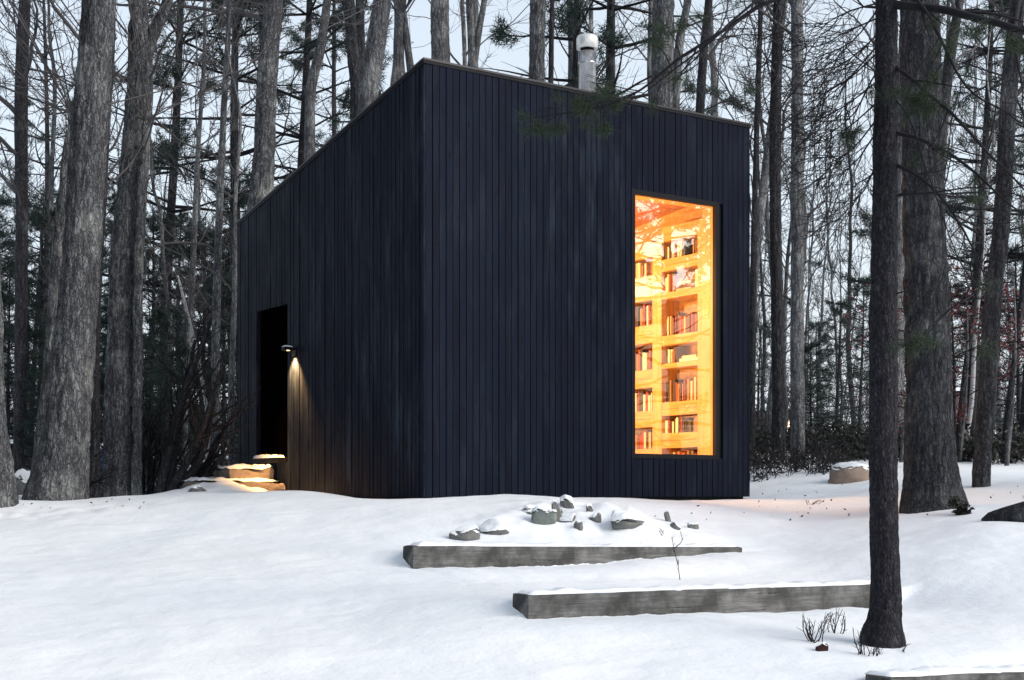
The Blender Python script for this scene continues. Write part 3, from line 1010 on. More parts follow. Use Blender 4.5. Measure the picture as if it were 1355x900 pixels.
def smooth_path(pts, rad, step):
    pts = np.asarray(pts, float); rad = np.asarray(rad, float)
    s = np.r_[0, np.cumsum(np.linalg.norm(np.diff(pts, axis=0), axis=1))]
    n_ = max(4, int(s[-1] / step))
    u = np.linspace(0, s[-1], n_)

    def pch(y):
        dk = np.diff(y) / np.diff(s)
        m_ = np.r_[dk[0], (dk[1:] + dk[:-1]) / 2, dk[-1]]
        i = np.clip(np.searchsorted(s, u) - 1, 0, len(s) - 2)
        h = s[i + 1] - s[i]; t = (u - s[i]) / h
        return (2 * t**3 - 3 * t**2 + 1) * y[i] + (t**3 - 2 * t**2 + t) * h * m_[i] + (-2 * t**3 + 3 * t**2) * y[i + 1] + (t**3 - t**2) * h * m_[i + 1]
    return np.c_[pch(pts[:, 0]), pch(pts[:, 1]), pch(pts[:, 2])], pch(rad)


def trunk_mesh(mb, p, r, sides, amp, seed, flare=0., cell=.05):
    K = len(p)
    a = np.arange(sides) * 2 * PI / sides
    z = p[:, 2]
    h = z - z[0]
    T = np.gradient(p, axis=0); T /= np.linalg.norm(T, axis=1, keepdims=True)
    U = np.cross(T, [1., 0, 0]); U /= np.linalg.norm(U, axis=1, keepdims=True); V = np.cross(T, U)
    ca, sa = np.cos(a), np.sin(a)
    rr = r[:, None] * np.ones((1, sides))
    if flare:
        lob = .5 + .5 * vnoise(np.c_[np.tile(ca, K) * 1.6 + seed, np.tile(sa, K) * 1.6, np.zeros(K * sides)]).reshape(K, sides)
        rr = rr * (1 + flare * lob * np.exp(-h / .16)[:, None])
    q = np.c_[(rr * ca).ravel() / cell, (rr * sa).ravel() / cell, np.repeat(h, sides) / (cell * 4.5)] + seed * 3.7
    q[:, :2] += .5 * np.c_[vnoise(q * .5 + 5), vnoise(q * .5 + 25)]
    ridge = 1 - np.abs(vnoise(q)) * 2
    disp = amp * (ridge * .8 + .5 * fbm(q * 2.1, 2)) + .05 * r.repeat(sides) * vnoise(np.c_[q[:, :2] * .25, q[:, 2] * .3])
    rr = rr + disp.reshape(K, sides)
    v = p[:, None] + U[:, None] * (rr * ca)[..., None] + V[:, None] * (rr * sa)[..., None]
    base = (np.arange(K - 1)[:, None] * sides + np.arange(sides)[None]).ravel()
    nxt = (np.arange(K - 1)[:, None] * sides + ((np.arange(sides) + 1) % sides)[None]).ravel()
    mb.add(v.reshape(-1, 3), np.c_[base, base + sides, nxt + sides, nxt])


def px_path(pp, d, ext=0., wk=.5, lean_d=0.):
    """photo points (px, py, width_px) from the ground up -> world path + radii, extended upwards by ext metres"""
    pts = [P(a, b, d + lean_d * k) for k, (a, b, w) in enumerate(pp)]
    rad = [w / F * d * wk for a, b, w in pp]
    if ext > 0:
        dr = pts[-1] - pts[-2]; dr /= np.linalg.norm(dr)
        dr = dr * .5 + np.array([0, 0, 1]) * .5; dr /= np.linalg.norm(dr)
        q = pts[-1]; r = rad[-1]
        for k in (1, 2, 3):
            pts.append(q + dr * ext * k / 3 + np.array([.12 * math.sin(k * 2 + d), .1 * math.cos(k + d), 0]))
            rad.append(r * (1 - .28 * k))
    return pts, rad


def hero(name, pp, d, mat, label, cat='tree', seed=1, ext=6., group=None, near=True, stems=(), nl=16, L=3.2, limb_from=None, flare=0., twig='twig', amp=None, birch=False, n2=6, n3=5, rk=.45, rmin=.005):
    rg = rs(seed * 7 + 1)
    pts, rad = px_path(pp, d, ext)
    base = np.array(pts[0], float)
    g = gz(base[0], base[1])
    if pp[0][1] < 600 or True:
        # carry the trunk down into the ground
        low = base.copy()
        if base[2] > g + .05:
            low = np.array([base[0], base[1], g - .15]); pts = [low] + pts; rad = [rad[0] * 1.1] + rad
        else:
            low = np.array([base[0], base[1], min(base[2], g) - .2]); pts = [low] + pts; rad = [rad[0] * 1.15] + rad
    org = np.array([low[0], low[1], g])
    o = empty(name, tuple(org), 0, label, cat, group)
    q = MB()
    p, r = smooth_path(np.array(pts) - org, rad, .05 if near else .25)
    big = max(rad)
    if amp is None: amp = min(.022, big * .09)
    trunk_mesh(q, p, r, 84 if near else 18, amp if near else amp * .5, seed, flare, .045 if near else .07)
    allp = [(p, r)]
    for sp_, sd, se in stems:
        a, b = px_path(sp_, sd, se)
        p2, r2 = smooth_path(np.array(a) - org, b, .06 if near else .25)
        trunk_mesh(q, p2, r2, 40 if near else 12, amp * .7, seed + 3, 0, .045)
        allp.append((p2, r2))
    q.build('trunk', mat, o)
    c = MB()
    for (p, r) in allp:
        top = p[-1, 2]
        lf = limb_from if limb_from is not None else top * .45
        if nl:
            c = MB()
            limbs(c, rg, p, r, nl, max(lf, p[0, 2] + .3), top - .1, L, n2, n3, .10, rk=rk, rmin=rmin)
            c.build('branches', twig, o)
    return o


# --- foremost trunks
hero('oak_tree', [(75, 662, 78), (82, 620, 66), (92, 520, 55), (108, 340, 47), (118, 170, 43), (131, 0, 40)], 14.6, 'oak_bark', 'big pale barked oak leaning right with a darker stem behind it', seed=3,
     ext=7, stems=[([(50, 640, 20), (66, 500, 19), (75, 380, 18), (86, 240, 14), (96, 150, 7)], 15.3, 0)], flare=.25, limb_from=5.6, nl=12)
hero('oak_tree', [(-2, 652, 46), (-6, 560, 26), (-12, 380, 24), (-22, 200, 22), (-30, 0, 20)], 13.8, 'oak_bark', 'trunk cut by the left edge of the photo', seed=4, ext=6, flare=.3, limb_from=5.4, nl=10)
hero('oak_tree', [(160, 668, 51), (163, 500, 43), (168, 340, 40), (178, 220, 34), (186, 90, 30), (181, 0, 20)], 16.8, 'oak_bark', 'forked grey oak just right of the big leaning oak', seed=5, ext=5,
     stems=[([(188, 130, 20), (198, 60, 15), (222, 0, 12)], 16.8, 4), ([(180, 660, 13), (182, 500, 12), (184, 300, 9), (192, 160, 6)], 16.6, 0)], flare=.2, limb_from=4.8, nl=12)
hero('maple_tree', [(127, 668, 13), (126, 560, 12), (128, 400, 10), (140, 200, 8), (150, 0, 6)], 16.0, 'dark_bark', 'narrow dark trunk standing between the leaning oak and the forked oak', seed=6, ext=3, limb_from=3, nl=14, near=False, L=1.8)
hero('maple_tree', [(24, 640, 15), (27, 480, 16), (29, 300, 16), (28, 120, 17), (33, 0, 15)], 24, 'dark_bark', 'straight dark tree seen left of the big leaning oak', seed=7, ext=6, limb_from=4.5, nl=18, near=False)
hero('oak_tree', [(338, 420, 34), (344, 280, 32), (350, 200, 27), (354, 100, 24), (362, 0, 22)], 20.5, 'oak_bark', 'pale oak rising behind the low roof end of the cabin', seed=8, ext=8, limb_from=7, nl=16)
hero('maple_tree', [(408, 260, 14), (410, 190, 14), (412, 115, 13), (424, 65, 13), (433, 0, 10)], 24, 'grey_bark', 'crooked S-bent tree behind the cabin roof slope', seed=9, ext=6, near=False, limb_from=8, nl=16)
hero('oak_tree', [(478, 200, 15), (472, 120, 15), (466, 60, 15), (461, 0, 14)], 22, 'dark_oak_bark', 'slim dark trunk leaning left behind the roof slope', seed=10, ext=8, limb_from=8, nl=14, stems=[([(486, 190, 12), (478, 90, 12), (476, 0, 11)], 23, 7)])
hero('oak_tree', [(482, 190, 25), (490, 110, 24), (498, 55, 24), (506, 0, 23)], 21, 'grey_bark', 'stout grey trunk leaning right behind the roof slope', seed=11, ext=8, limb_from=8, nl=16)
hero('maple_tree', [(518, 170, 11), (522, 110, 11), (529, 50, 11), (533, 0, 10)], 24, 'grey_bark', 'forked slim tree behind the highest roof corner', seed=12, ext=6, near=False, limb_from=8, nl=14, stems=[([(548, 120, 10), (543, 90, 10), (538, 50, 9), (534, 15, 8)], 24, 0)])
hero('oak_tree', [(583, 150, 24), (583, 80, 23), (582, 0, 23)], 24, 'grey_bark', 'straight stout trunk just right of the highest roof corner', seed=13, ext=9, limb_from=8.2, nl=20, L=3.8)
hero('maple_tree', [(627, 140, 15), (626, 80, 13), (621, 0, 9)], 26, 'grey_bark', 'two stemmed tree between the roof corner and the chimney', seed=14, ext=8, near=False, limb_from=9, nl=18, stems=[([(626, 85, 12), (634, 40, 8), (641, 0, 8)], 26, 7)])
hero('oak_tree', [(709, 180, 20), (710, 100, 20), (712, 0, 20)], 24, 'oak_bark', 'straight dark trunk left of the steel chimney', seed=15, ext=9, limb_from=9, nl=18)
hero('maple_tree', [(728, 180, 7), (729, 100, 7), (731, 0, 6)], 25, 'dark_bark', 'thin pole like tree right beside the trunk left of the chimney', seed=16, ext=6, near=False, limb_from=9, nl=14, L=1.6)
hero('oak_tree', [(873, 200, 29), (875, 140, 28), (878, 0, 27)], 20, 'oak_bark', 'stout scaly trunk right of the chimney behind the roof', seed=17, ext=8, limb_from=7.4, nl=16, stems=[([(888, 190, 13), (893, 130, 12), (899, 60, 11), (910, 0, 9)], 20.4, 5)])
hero('maple_tree', [(924, 230, 13), (926, 150, 12), (931, 70, 11), (938, 0, 10)], 26, 'dark_bark', 'slim dark tree over the right half of the roof', seed=18, ext=8, near=False, limb_from=7, nl=22)
hero('maple_tree', [(994, 600, 10), (996, 440, 9), (998, 300, 8), (1002, 150, 7), (1006, 0, 6)], 22, 'dark_bark', 'thin dark tree close to the right wall of the cabin', seed=19, ext=5, near=False, limb_from=3.5, nl=22, L=2.2)
hero('maple_tree', [(1030, 600, 18), (1030, 500, 16), (1027, 340, 15), (1026, 150, 14), (1030, 0, 13)], 22, 'dark_bark', 'dark straight trunk, left one of the pair right of the cabin', seed=20, ext=7, limb_from=4.5, nl=20, L=2.8)
hero('maple_tree', [(1056, 600, 18), (1055, 500, 17), (1055, 340, 16), (1055, 150, 15), (1054, 0, 14)], 21, 'grey_bark', 'grey straight trunk, right one of the pair right of the cabin', seed=21, ext=7, limb_from=5.5, nl=18)
hero('maple_tree', [(988, 620, 12), (992, 480, 12), (999, 350, 12), (1010, 250, 11), (1022, 150, 9), (1032, 60, 7)], 24, 'grey_bark', 'leaning grey trunk crossing behind the cabin right corner', seed=22, ext=4, near=False, limb_from=5, nl=16)
hero('oak_tree', [(1234, 676, 86), (1232, 640, 70), (1231, 600, 62), (1229, 520, 57), (1226, 400, 54), (1221, 200, 50), (1216, 0, 46)], 13.7, 'dark_oak_bark', 'massive dark oak whose foot glows orange in the window light', seed=23, ext=7, flare=.25, limb_from=5.8, nl=12, amp=.024)
hero('maple_tree', [(1298, 644, 23), (1304, 550, 22), (1314, 400, 21), (1325, 300, 21), (1337, 100, 20), (1346, 0, 19)], 16, 'dark_oak_bark', 'slimmer dark trunk leaning right beyond the massive oak', seed=24, ext=6, limb_from=4.2, nl=16, L=2.4)
hero('birch_tree', [(1280, 575, 6), (1285, 540, 6), (1290, 450, 5.5), (1298, 360, 5), (1306, 250, 4)], 25, 'birch_bark', 'thin white birch between the massive oak and the slimmer trunk', seed=25, ext=3, near=False, limb_from=3.5, nl=14, L=1.4)
hero('maple_tree', [(1268, 590, 8), (1276, 500, 7), (1290, 400, 6), (1300, 320, 5)], 22, 'dark_bark', 'thin dark sapling leaning right just beyond the massive oak', seed=26, ext=3, near=False, limb_from=2, nl=18, L=1.8)
hero('maple_tree', [(1330, 590, 9), (1340, 500, 8), (1352, 400, 8), (1362, 280, 7)], 21, 'dark_bark', 'dark sapling leaning out through the right edge of the photo', seed=27, ext=3, near=False, limb_from=1.5, nl=18, L=1.8)
hero('oak_tree', [(1186, 640, 24), (1186, 400, 22), (1192, 200, 18), (1200, 0, 14)], 24, 'grey_bark', 'grey trunk half hidden between the thin pine and massive oak', seed=28, ext=5, near=False, limb_from=4.5, nl=14)
hero('oak_tree', [(1238, 300, 15), (1249, 150, 14), (1261, 50, 13), (1270, 0, 11)], 19, 'dark_oak_bark', 'dark leaning trunk emerging behind the top of the massive oak', seed=29, ext=5, near=False, limb_from=5, nl=14)
hero('maple_tree', [(283, 640, 11), (285, 500, 11), (288, 340, 10), (296, 150, 8), (303, 0, 7)], 21, 'grey_bark', 'slim grey tree just left of the cabin back corner', seed=30, ext=5, near=False, limb_from=3, nl=24, L=2.4)
hero('maple_tree', [(243, 615, 9), (248, 480, 8), (254, 380, 8), (262, 200, 6), (270, 80, 5)], 23, 'grey_bark', 'slim pale grey tree between forked oak and the slim tree by the corner', seed=31, ext=4, near=False, limb_from=3, nl=24, L=2.4)
hero('maple_tree', [(307, 650, 9), (306, 520, 8), (310, 400, 7), (312, 250, 5)], 19.5, 'grey_bark', 'short pale trunk close against the cabin back corner', seed=32, ext=3, near=False, limb_from=2.5, nl=18, L=1.4)
hero('birch_tree', [(270, 648, 6), (276, 600, 5.5), (275, 555, 5), (268, 505, 5), (258, 455, 4.5), (247, 410, 4), (235, 365, 3)], 18.5, 'birch_bark', 'snow streaked birch bent to the left by the cabin', seed=33, ext=0, near=False, limb_from=2, nl=10, L=1.3)
hero('maple_tree', [(66, 640, 7), (68, 400, 7), (68, 240, 6), (72, 100, 5), (65, 45, 4)], 26, 'grey_bark', 'thin crooked pole tree left of the big leaning oak', seed=34, ext=2, near=False, limb_from=4, nl=18, L=2.0)
hero('maple_tree', [(96, 660, 16), (102, 560, 14), (106, 380, 12), (116, 200, 9)], 22, 'dark_bark', 'dark trunk hidden close behind the big leaning oak', seed=36, ext=4, near=False, limb_from=4, nl=14)


# --- multi-stemmed bush on the left
def bush(name, px, py, d, tips, mat, label, seed, w=8, group=None, n=5):
    rg = rs(seed)
    b = P(px, py, d); g = gz(b[0], b[1])
    o = empty(name, (b[0], b[1], g), 0, label, 'bush', group)
    q = MB(); c = MB()
    for (tx, ty) in tips:
        t = P(tx, ty, d + rg.uniform(-.6, .8)) - np.array([b[0], b[1], g])
        s = rg.normal(size=3) * .06; s[2] = -.1
        mid = (s + t) / 2 + np.array([rg.normal() * .12, rg.normal() * .1, -.12 * np.linalg.norm(t[:2]) + .05])
        p, r = smooth_path(np.array([s, mid, t]), np.array([w, w * .75, w * .3]) / F * d / 2, .12)
        q.tubes(p[None], r[None], 8)
        l = np.array([np.linalg.norm(t)])
        p2, d2, r2, t2 = spawn(rg, p[None], r[None], 9, .25, 1, (.3, .9))
        pts = grow(rg, p2, d2, l.repeat(9) * rg.uniform(.2, .5, 9), 6, .05, .15); rad = taper(np.clip(r2 * .5, .004, None), r2 * 0 + .003, 6)
        c.tubes(pts, rad, 4)
        p3, d3, r3, t3 = spawn(rg, pts, rad, n, .2, 1, (.3, .9))
        pts = grow(rg, p3, d3, rg.uniform(.15, .45, len(p3)), 4, .05, .15)
        c.tubes(pts, taper(np.clip(r3 * .7, .003, None), r3 * 0 + .002, 4), 3)
    q.build('stems', mat, o)
    c.build('twigs', 'dark_twig', o)
    return o


bush('shrub', 212, 662, 16.6, [(296, 480), (300, 560), (284, 530), (258, 450), (240, 520), (280, 420), (308, 590)], 'dark_bark', 'dark multi stemmed shrub leaning right toward the cabin steps', 41, 13)
bush('shrub', 196, 660, 17.2, [(160, 480), (188, 540), (215, 560), (140, 520), (225, 600)], 'dark_bark', 'dark thin stemmed shrub spreading left at the foot of the forked oak', 42, 8)
bush('shrub', 115, 664, 15.6, [(98, 600), (112, 590), (138, 600), (125, 560)], 'dark_bark', 'short dark stems between the two left oaks', 43, 9)


# ------------------------------------------------------------------ pines
def leaves(mb, rg, p, size):
    N = len(p)
    a = rg.normal(size=(N, 3)); a /= np.linalg.norm(a, axis=1, keepdims=True)
    b = np.cross(a, rg.normal(size=(N, 3))); b /= np.linalg.norm(b, axis=1, keepdims=True)
    s = size * rg.uniform(.6, 1.3, (N, 1))
    v = np.stack([p - a * s, p + b * s * .45, p + a * s, p - b * s * .45], 1).reshape(-1, 3)
    mb.add(v, np.arange(len(v)).reshape(-1, 4))


def tufts(mb, rg, p, n=14, L=.14, w=.010, ax=None, spread=1.0):
    """needle tufts at points p (N,3)"""
    N = len(p)
    d = rg.normal(size=(N, n, 3))
    if ax is not None:
        d = d * spread + ax[:, None, :] * 1.2
    d[..., 2] += .15
    d /= np.linalg.norm(d, axis=2, keepdims=True)
    s = np.cross(d, rg.normal(size=(N, n, 3))); s /= np.linalg.norm(s, axis=2, keepdims=True) + 1e-9
    l = L * rg.uniform(.6, 1.1, (N, n, 1))
    b = p[:, None, :] + rg.normal(size=(N, n, 3)) * L * .18
    v = np.stack([b - s * w / 2, b + s * w / 2, b + d * l], axis=2).reshape(-1, 3)
    mb.add(v, None, np.arange(len(v)).reshape(-1, 3))


def pine_proto(seed, H=16., r0=.17, z0=2.5, L=2.6, dens=1.0, gap=.62, tn=16, tl=.17, tw=.016, patch=.0, clump=9):
    rg = rs(seed)
    z = np.linspace(0, H, 24)
    tp = np.c_[.12 * np.sin(z * .35 + seed), .12 * np.cos(z * .3 + seed), z]
    tr = r0 * (1 - z / H) ** .8 + .012
    o = empty('pine_tree')
    q = MB(); trunk_mesh(q, np.vstack([[tp[0, 0], tp[0, 1], -.3], tp]), np.r_[r0 * 1.15, tr], 12, .006, seed); q.build('trunk', 'dark_bark', o)
    zs = np.arange(z0, H - .3, gap)
    S, Dd, Ln = [], [], []
    for zz in zs:
        k = rg.randint(4, 7)
        f = (zz - z0) / (H - z0)
        for j in range(k):
            if rg.rand() < .12: continue
            az = j * 2 * PI / k + rg.uniform(0, 1.2)
            S.append([np.interp(zz, z, tp[:, 0]), np.interp(zz, z, tp[:, 1]), zz + rg.uniform(-.12, .12)])
            Dd.append([math.cos(az), math.sin(az), rg.uniform(-.15, .3) + .4 * f])
            Ln.append((L * (1 - f) ** .7 + .35) * rg.uniform(.6, 1.1))
    S, Dd, Ln = map(np.array, (S, Dd, Ln))
    pts = grow(rg, S, Dd, Ln, 7, .015, .07); rad = taper(.012 + .010 * Ln, Ln * 0 + .005, 7)
    c = MB(); c.tubes(pts, rad, 4)
    p2, d2, r2, t2 = spawn(rg, pts, rad, 8, .25, 1., (.5, 1.0))
    l2 = np.repeat(Ln, 8) * rg.uniform(.15, .35, len(p2)); d2[:, 2] *= .5
    pt2 = grow(rg, p2, d2, l2, 5, .02, .09); rd2 = taper(np.clip(r2 * .5, .004, None), r2 * 0 + .003, 5)
    c.tubes(pt2, rd2, 3)
    c.build('branches', 'dark_twig', o)
    keep = vnoise(p2 * .55 + seed * 3.3) > patch - .25 * t2
    keep &= rg.rand(len(p2)) < dens
    g = MB()
    e = pt2[keep]
    ax = e[:, -1] - e[:, -2]; ax /= np.linalg.norm(ax, axis=1, keepdims=True)
    for k, f in enumerate((1.0, .82, .6, .4)):
        i = f * 4; a = int(min(i, 3)); fr_ = i - a
        pp = e[:, a] * (1 - fr_) + e[:, a + 1] * fr_
        tufts(g, rg, pp, tn, tl, tw, ax)
    # side sprigs for a fuller outline
    p3, d3, _, _ = spawn(rg, e, np.ones(e.shape[:2]), 3, .3, 1, (.5, 1.))
    tufts(g, rg, p3 + d3 * .16, tn, tl, tw, d3)
    g.build('needles', 'needles', o)
    return o


PINES = [pine_proto(51, 17, .10, 3.6, 2.6, .8, .85, 18, .19, .017, patch=.18), pine_proto(52, 20, .12, 4.5, 3.0, .8, .9, 18, .2, .018, patch=.22), pine_proto(53, 9, .09, .8, 1.9, .9, .5, 14, .13, .014, patch=-.05), pine_proto(54, 6, .06, .4, 1.5, .95, .42, 14, .12, .013, patch=-.15)]
used = [False] * 4


def pine(k, px, d, sc, label, group, seed, cat='tree'):
    rg = rs(seed)
    o = PINES[k] if not used[k] else copy_tree(PINES[k])
    used[k] = True
    x = (px - CX) / F * d
    o.location = (x, d, gz(x, d) - .05)
    o.rotation_euler = (rg.uniform(-.03, .03), rg.uniform(-.03, .03), rg.uniform(0, 6.28))
    s = sc * rg.uniform(.92, 1.08)
    o.scale = (s, s, s)
    tag(o, label, cat, group)
    return o


G1 = 'tall dark pines in the woods left of the cabin'
for i, (px, d, k, s) in enumerate([(222, 29, 0, .95), (315, 28, 1, .9), (55, 40, 0, .9)]):
    pine(k, px, d, s, 'tall dark green pine standing in the woods left of the cabin', G1, 100 + i)
G2 = 'tall pines showing above the cabin roof'
for i, (px, d, k, s) in enumerate([(395, 30, 0, 1.05), (765, 28, 0, 1.05), (825, 30, 1, 1.0), (455, 40, 1, .9)]):
    pine(k, px, d, s, 'tall dark green pine rising into view above the cabin roof', G2, 130 + i)
G3 = 'pines in the woods right of the cabin'
for i, (px, d, k, s) in enumerate([(1292, 26, 0, .8), (1362, 25, 1, .85)]):
    pine(k, px, d, s, 'tall thin dark green pine in the woods right of the cabin', G3, 160 + i)
G4 = 'low bushy evergreens in the shade left of the cabin'
for i, (px, d, k, s) in enumerate([(150, 24, 3, .8), (200, 26, 2, .8), (225, 23, 3, .7), (260, 25, 2, .75), (295, 24, 3, .8), (310, 27, 2, .9), (170, 29, 2, .9), (110, 27, 2, .8), (55, 26, 2, .8), (15, 25, 3, .9), (45, 30, 2, 1.), (240, 30, 2, 1.), (285, 32, 2, 1.), (130, 33, 2, 1.1), (190, 22, 3, .6), (-15, 28, 2, 1.), (80, 24, 3, .8)]):
    pine(k, px, d, s * .66, 'low bushy young evergreen in the dark woods left of the cabin', G4, 200 + i)
G5 = 'low bushy evergreens beyond the brush right of the cabin'
for i, (px, d, k, s) in enumerate([(1005, 34, 2, .55), (1080, 36, 2, .6), (1110, 33, 2, .6), (1140, 38, 2, .8), (1260, 28, 2, .6), (1345, 27, 2, .75), (1040, 40, 2, .7), (1300, 34, 2, .8), (1075, 30, 3, .6), (1180, 33, 2, .8), (1220, 40, 2, .9)]):
    pine(k, px, d, s * .65, 'low bushy young evergreen beyond the brush right of the cabin', G5, 240 + i)


G6 = 'added evergreens out of view on the left, shading the cabin side wall'  # unseen trees, added to keep sky light off the cabin side wall
for i, (x, y, k, s) in enumerate([(-8.5, 11, 2, 1.2), (-10, 8, 2, 1.3), (-11, 13, 0, .8), (-9.5, 4.5, 2, 1.3), (-12, 6, 0, .8), (-13, 10, 1, .7), (-10, 1, 2, 1.3), (-12, -1, 0, .8), (-14, 3, 1, .8), (-11, -5, 0, .9), (-8.6, 14.5, 2, 1.1), (-15, 14, 1, .8), (-8.4, 7, 2, 1.5), (-9, 9.5, 2, 1.6), (-9.2, 12.4, 2, 1.6), (-8, 4, 2, 1.5), (-8, 1.5, 2, 1.6), (-10.5, 10.5, 2, 1.7), (-11, 6.5, 2, 1.7), (-9.5, -1, 2, 1.6), (-9.8, 14, 2, 1.6)]):
    o = pine(k, 677, 20, s, 'dark evergreen added out of view on the left to shade the cabin side wall', G6, 300 + i)
    o.location = (x, y, gz(x, y) - .05)


def snowy(x, y, k, s, label, seed):
    o = pine(k, 677, 20, s, label, 'snow laden pines beyond the right edge', seed)
    o.location = (x, y, gz(x, y) - .05)
    nd = [c for c in o.children if c.name.startswith('needles')][0].data
    v = np.empty(len(nd.vertices) * 3, np.float32); nd.vertices.foreach_get('co', v); v = v.reshape(-1, 3)
    rg = rs(seed); p = v[rg.permutation(len(v))[:2600]]
    m = MB()
    for q in range(3):
        leaves(m, rg, p + rg.normal(size=p.shape) * np.array([.04, .04, .012]) + np.array([0, 0, .02]), .06)
    m.build('snow_load', 'snow', o)


# ------------------------------------------------------------------ background bare trees, copied
def bare_proto(seed, H, r0, h0, n1, L, lean=.0, mat='grey_bark', up=.1, n2=7, n3=5):
    rg = rs(seed)
    z = np.linspace(-.3, H, 22)
    w = np.cumsum(rg.normal(size=(22, 2)) * .05 * H / 16, axis=0)
    tp = np.c_[w[:, 0] + lean * np.clip(z, 0, None), w[:, 1], z]
    tr = np.clip(r0 * (1 - np.clip(z, 0, None) / H * .9), .012, None)
    p, r = smooth_path(tp, tr, .3)
    o = empty('bare_tree')
    q = MB(); trunk_mesh(q, p, r, 14, r0 * .06, seed, 0, .07); q.build('trunk', mat, o)
    c = MB(); limbs(c, rg, p, r, n1, h0, H - .2, L, n2, n3, up, (.5, 1.1), .007, .42)
    c.build('branches', 'twig', o)
    return o


BARE = [bare_proto(61, 17, .11, 4, 22, 3.0), bare_proto(62, 19, .13, 6, 20, 3.4, .02), bare_proto(63, 14, .10, 2.5, 26, 2.6, -.03, 'dark_bark'), bare_proto(64, 11, .06, 1.5, 26, 2.2, .06, 'dark_bark'),
        bare_proto(65, 9, .045, 1.2, 24, 1.9, -.09, 'grey_bark'), bare_proto(66, 15, .085, 3, 22, 2.6, .04, 'dark_bark'), bare_proto(67, 21, .14, 8, 20, 3.6, -.01, 'grey_bark'), bare_proto(68, 7, .035, .6, 24, 1.6, .15, 'dark_bark'),
        bare_proto(69, 12, .07, 2, 28, 2.4, .0, 'grey_bark'), bare_proto(70, 10, .05, 1, 28, 2., .1, 'grey_bark')]
bused = [False] * len(BARE)


def bare(k, px, d, sc, label, group, rg):
    o = BARE[k] if not bused[k] else copy_tree(BARE[k])
    bused[k] = True
    x = (px - CX) / F * d
    o.location = (x, d, gz(x, d))
    o.rotation_euler = (0, 0, rg.uniform(0, 6.28))
    s = sc * rg.uniform(.85, 1.15)
    o.scale = (s, s, s * rg.uniform(.95, 1.1))
    tag(o, label, 'tree', group)


rgb = rs(77)
zones = [((-60, 325), 17, (24, 58), [7, 3, 4, 8, 9, 7, 3], 'bare grey tree deep in the woods left of the cabin', 'bare trees in the woods left of the cabin'),
         ((330, 985), 9, (28, 52), [0, 1, 6, 5, 0], 'bare grey tree whose crown shows above the cabin roof', 'bare trees beyond the cabin roof'),
         ((988, 1400), 27, (25, 60), [3, 4, 8, 9, 7, 3, 8, 2], 'bare thin tree deep in the woods right of the cabin', 'bare trees in the woods right of the cabin')]
for (a, b), cnt, (d0, d1), kinds, lab, grp in zones:
    for i in range(cnt):
        px = a + (b - a) * (i + rgb.rand()) / cnt
        d = d0 + (d1 - d0) * rgb.rand() ** 1.2
        k = kinds[rgb.randint(len(kinds))]
        sc = 1.0
        if a == 330: sc = 1.0 + .012 * (d - 24)
        bare(k, px, d, sc, lab, grp, rgb)

snowy(7.6, 14.3, 2, .8, 'snow laden pine beyond the right edge, nearest the window', 701)
snowy(9.0, 13.0, 2, .95, 'snow laden pine beyond the right edge, farther from the window', 702)

for src, flags in ((BARE, bused), (PINES, used)):     # kinds that found no place
    for o, f_ in zip(src, flags):
        if not f_:
            for c_ in list(o.children): bpy.data.objects.remove(c_)
            bpy.data.objects.remove(o)

# far woods that read as one mass
mb = MB()
rgf = rs(88)
N = 150
px = rgf.uniform(-150, 1500, N); d = rgf.uniform(56, 95, N)
x = (px - CX) / F * d
zg = hz(x, d, False)
Hh = rgf.uniform(6, 13, N); r0 = rgf.uniform(.025, .07, N)
pts = grow(rgf, np.c_[x, d, zg - .3], np.c_[rgf.normal(size=N) * .07, rgf.normal(size=N) * .05, np.ones(N)], Hh, 7, .05, .04)
rad = taper(r0, r0 * .2, 7)
mb.tubes(pts, rad, 5)
p2, d2, r2, t2 = spawn(rgf, pts, rad, 9, .15, 1, (.4, .9))
l2 = rgf.uniform(.8, 2.6, len(p2))
pt2 = grow(rgf, p2, d2, l2, 4, .08, .1); rd2 = taper(np.clip(r2 * .4, .012, None), r2 * 0 + .010, 4)
mb.tubes(pt2, rd2, 3)
p3, d3, r3, t3 = spawn(rgf, pt2, rd2, 3, .2, 1, (.4, .9))
mb.tubes(grow(rgf, p3, d3, rgf.uniform(.4, 1.1, len(p3)), 3, .08, .1), taper(p3[:, 0] * 0 + .010, p3[:, 0] * 0 + .006, 3), 3)
# brush layer
N = 2000
px = rgf.uniform(-150, 1500, N); d = rgf.uniform(50, 90, N); x = (px - CX) / F * d
zg = hz(x, d, False)
pts = grow(rgf, np.c_[x, d, zg - .1], np.c_[rgf.normal(size=(N, 2)) * .35, np.ones(N)], rgf.uniform(1., 4.5, N), 5, .02, .12)
rad = taper(rgf.uniform(.012, .03, N), np.full(N, .006), 5)
mb.tubes(pts, rad, 3)
p2, d2, r2, t2 = spawn(rgf, pts, rad, 6, .2, 1, (.4, .9))
mb.tubes(grow(rgf, p2, d2, rgf.uniform(.4, 1.3, len(p2)), 3, .05, .1), taper(p2[:, 0] * 0 + .012, p2[:, 0] * 0 + .006, 3), 3)
tag(mb.build('far_woods', 'far_wood'), 'dim mass of far off bare woods', 'woods', kind='stuff')


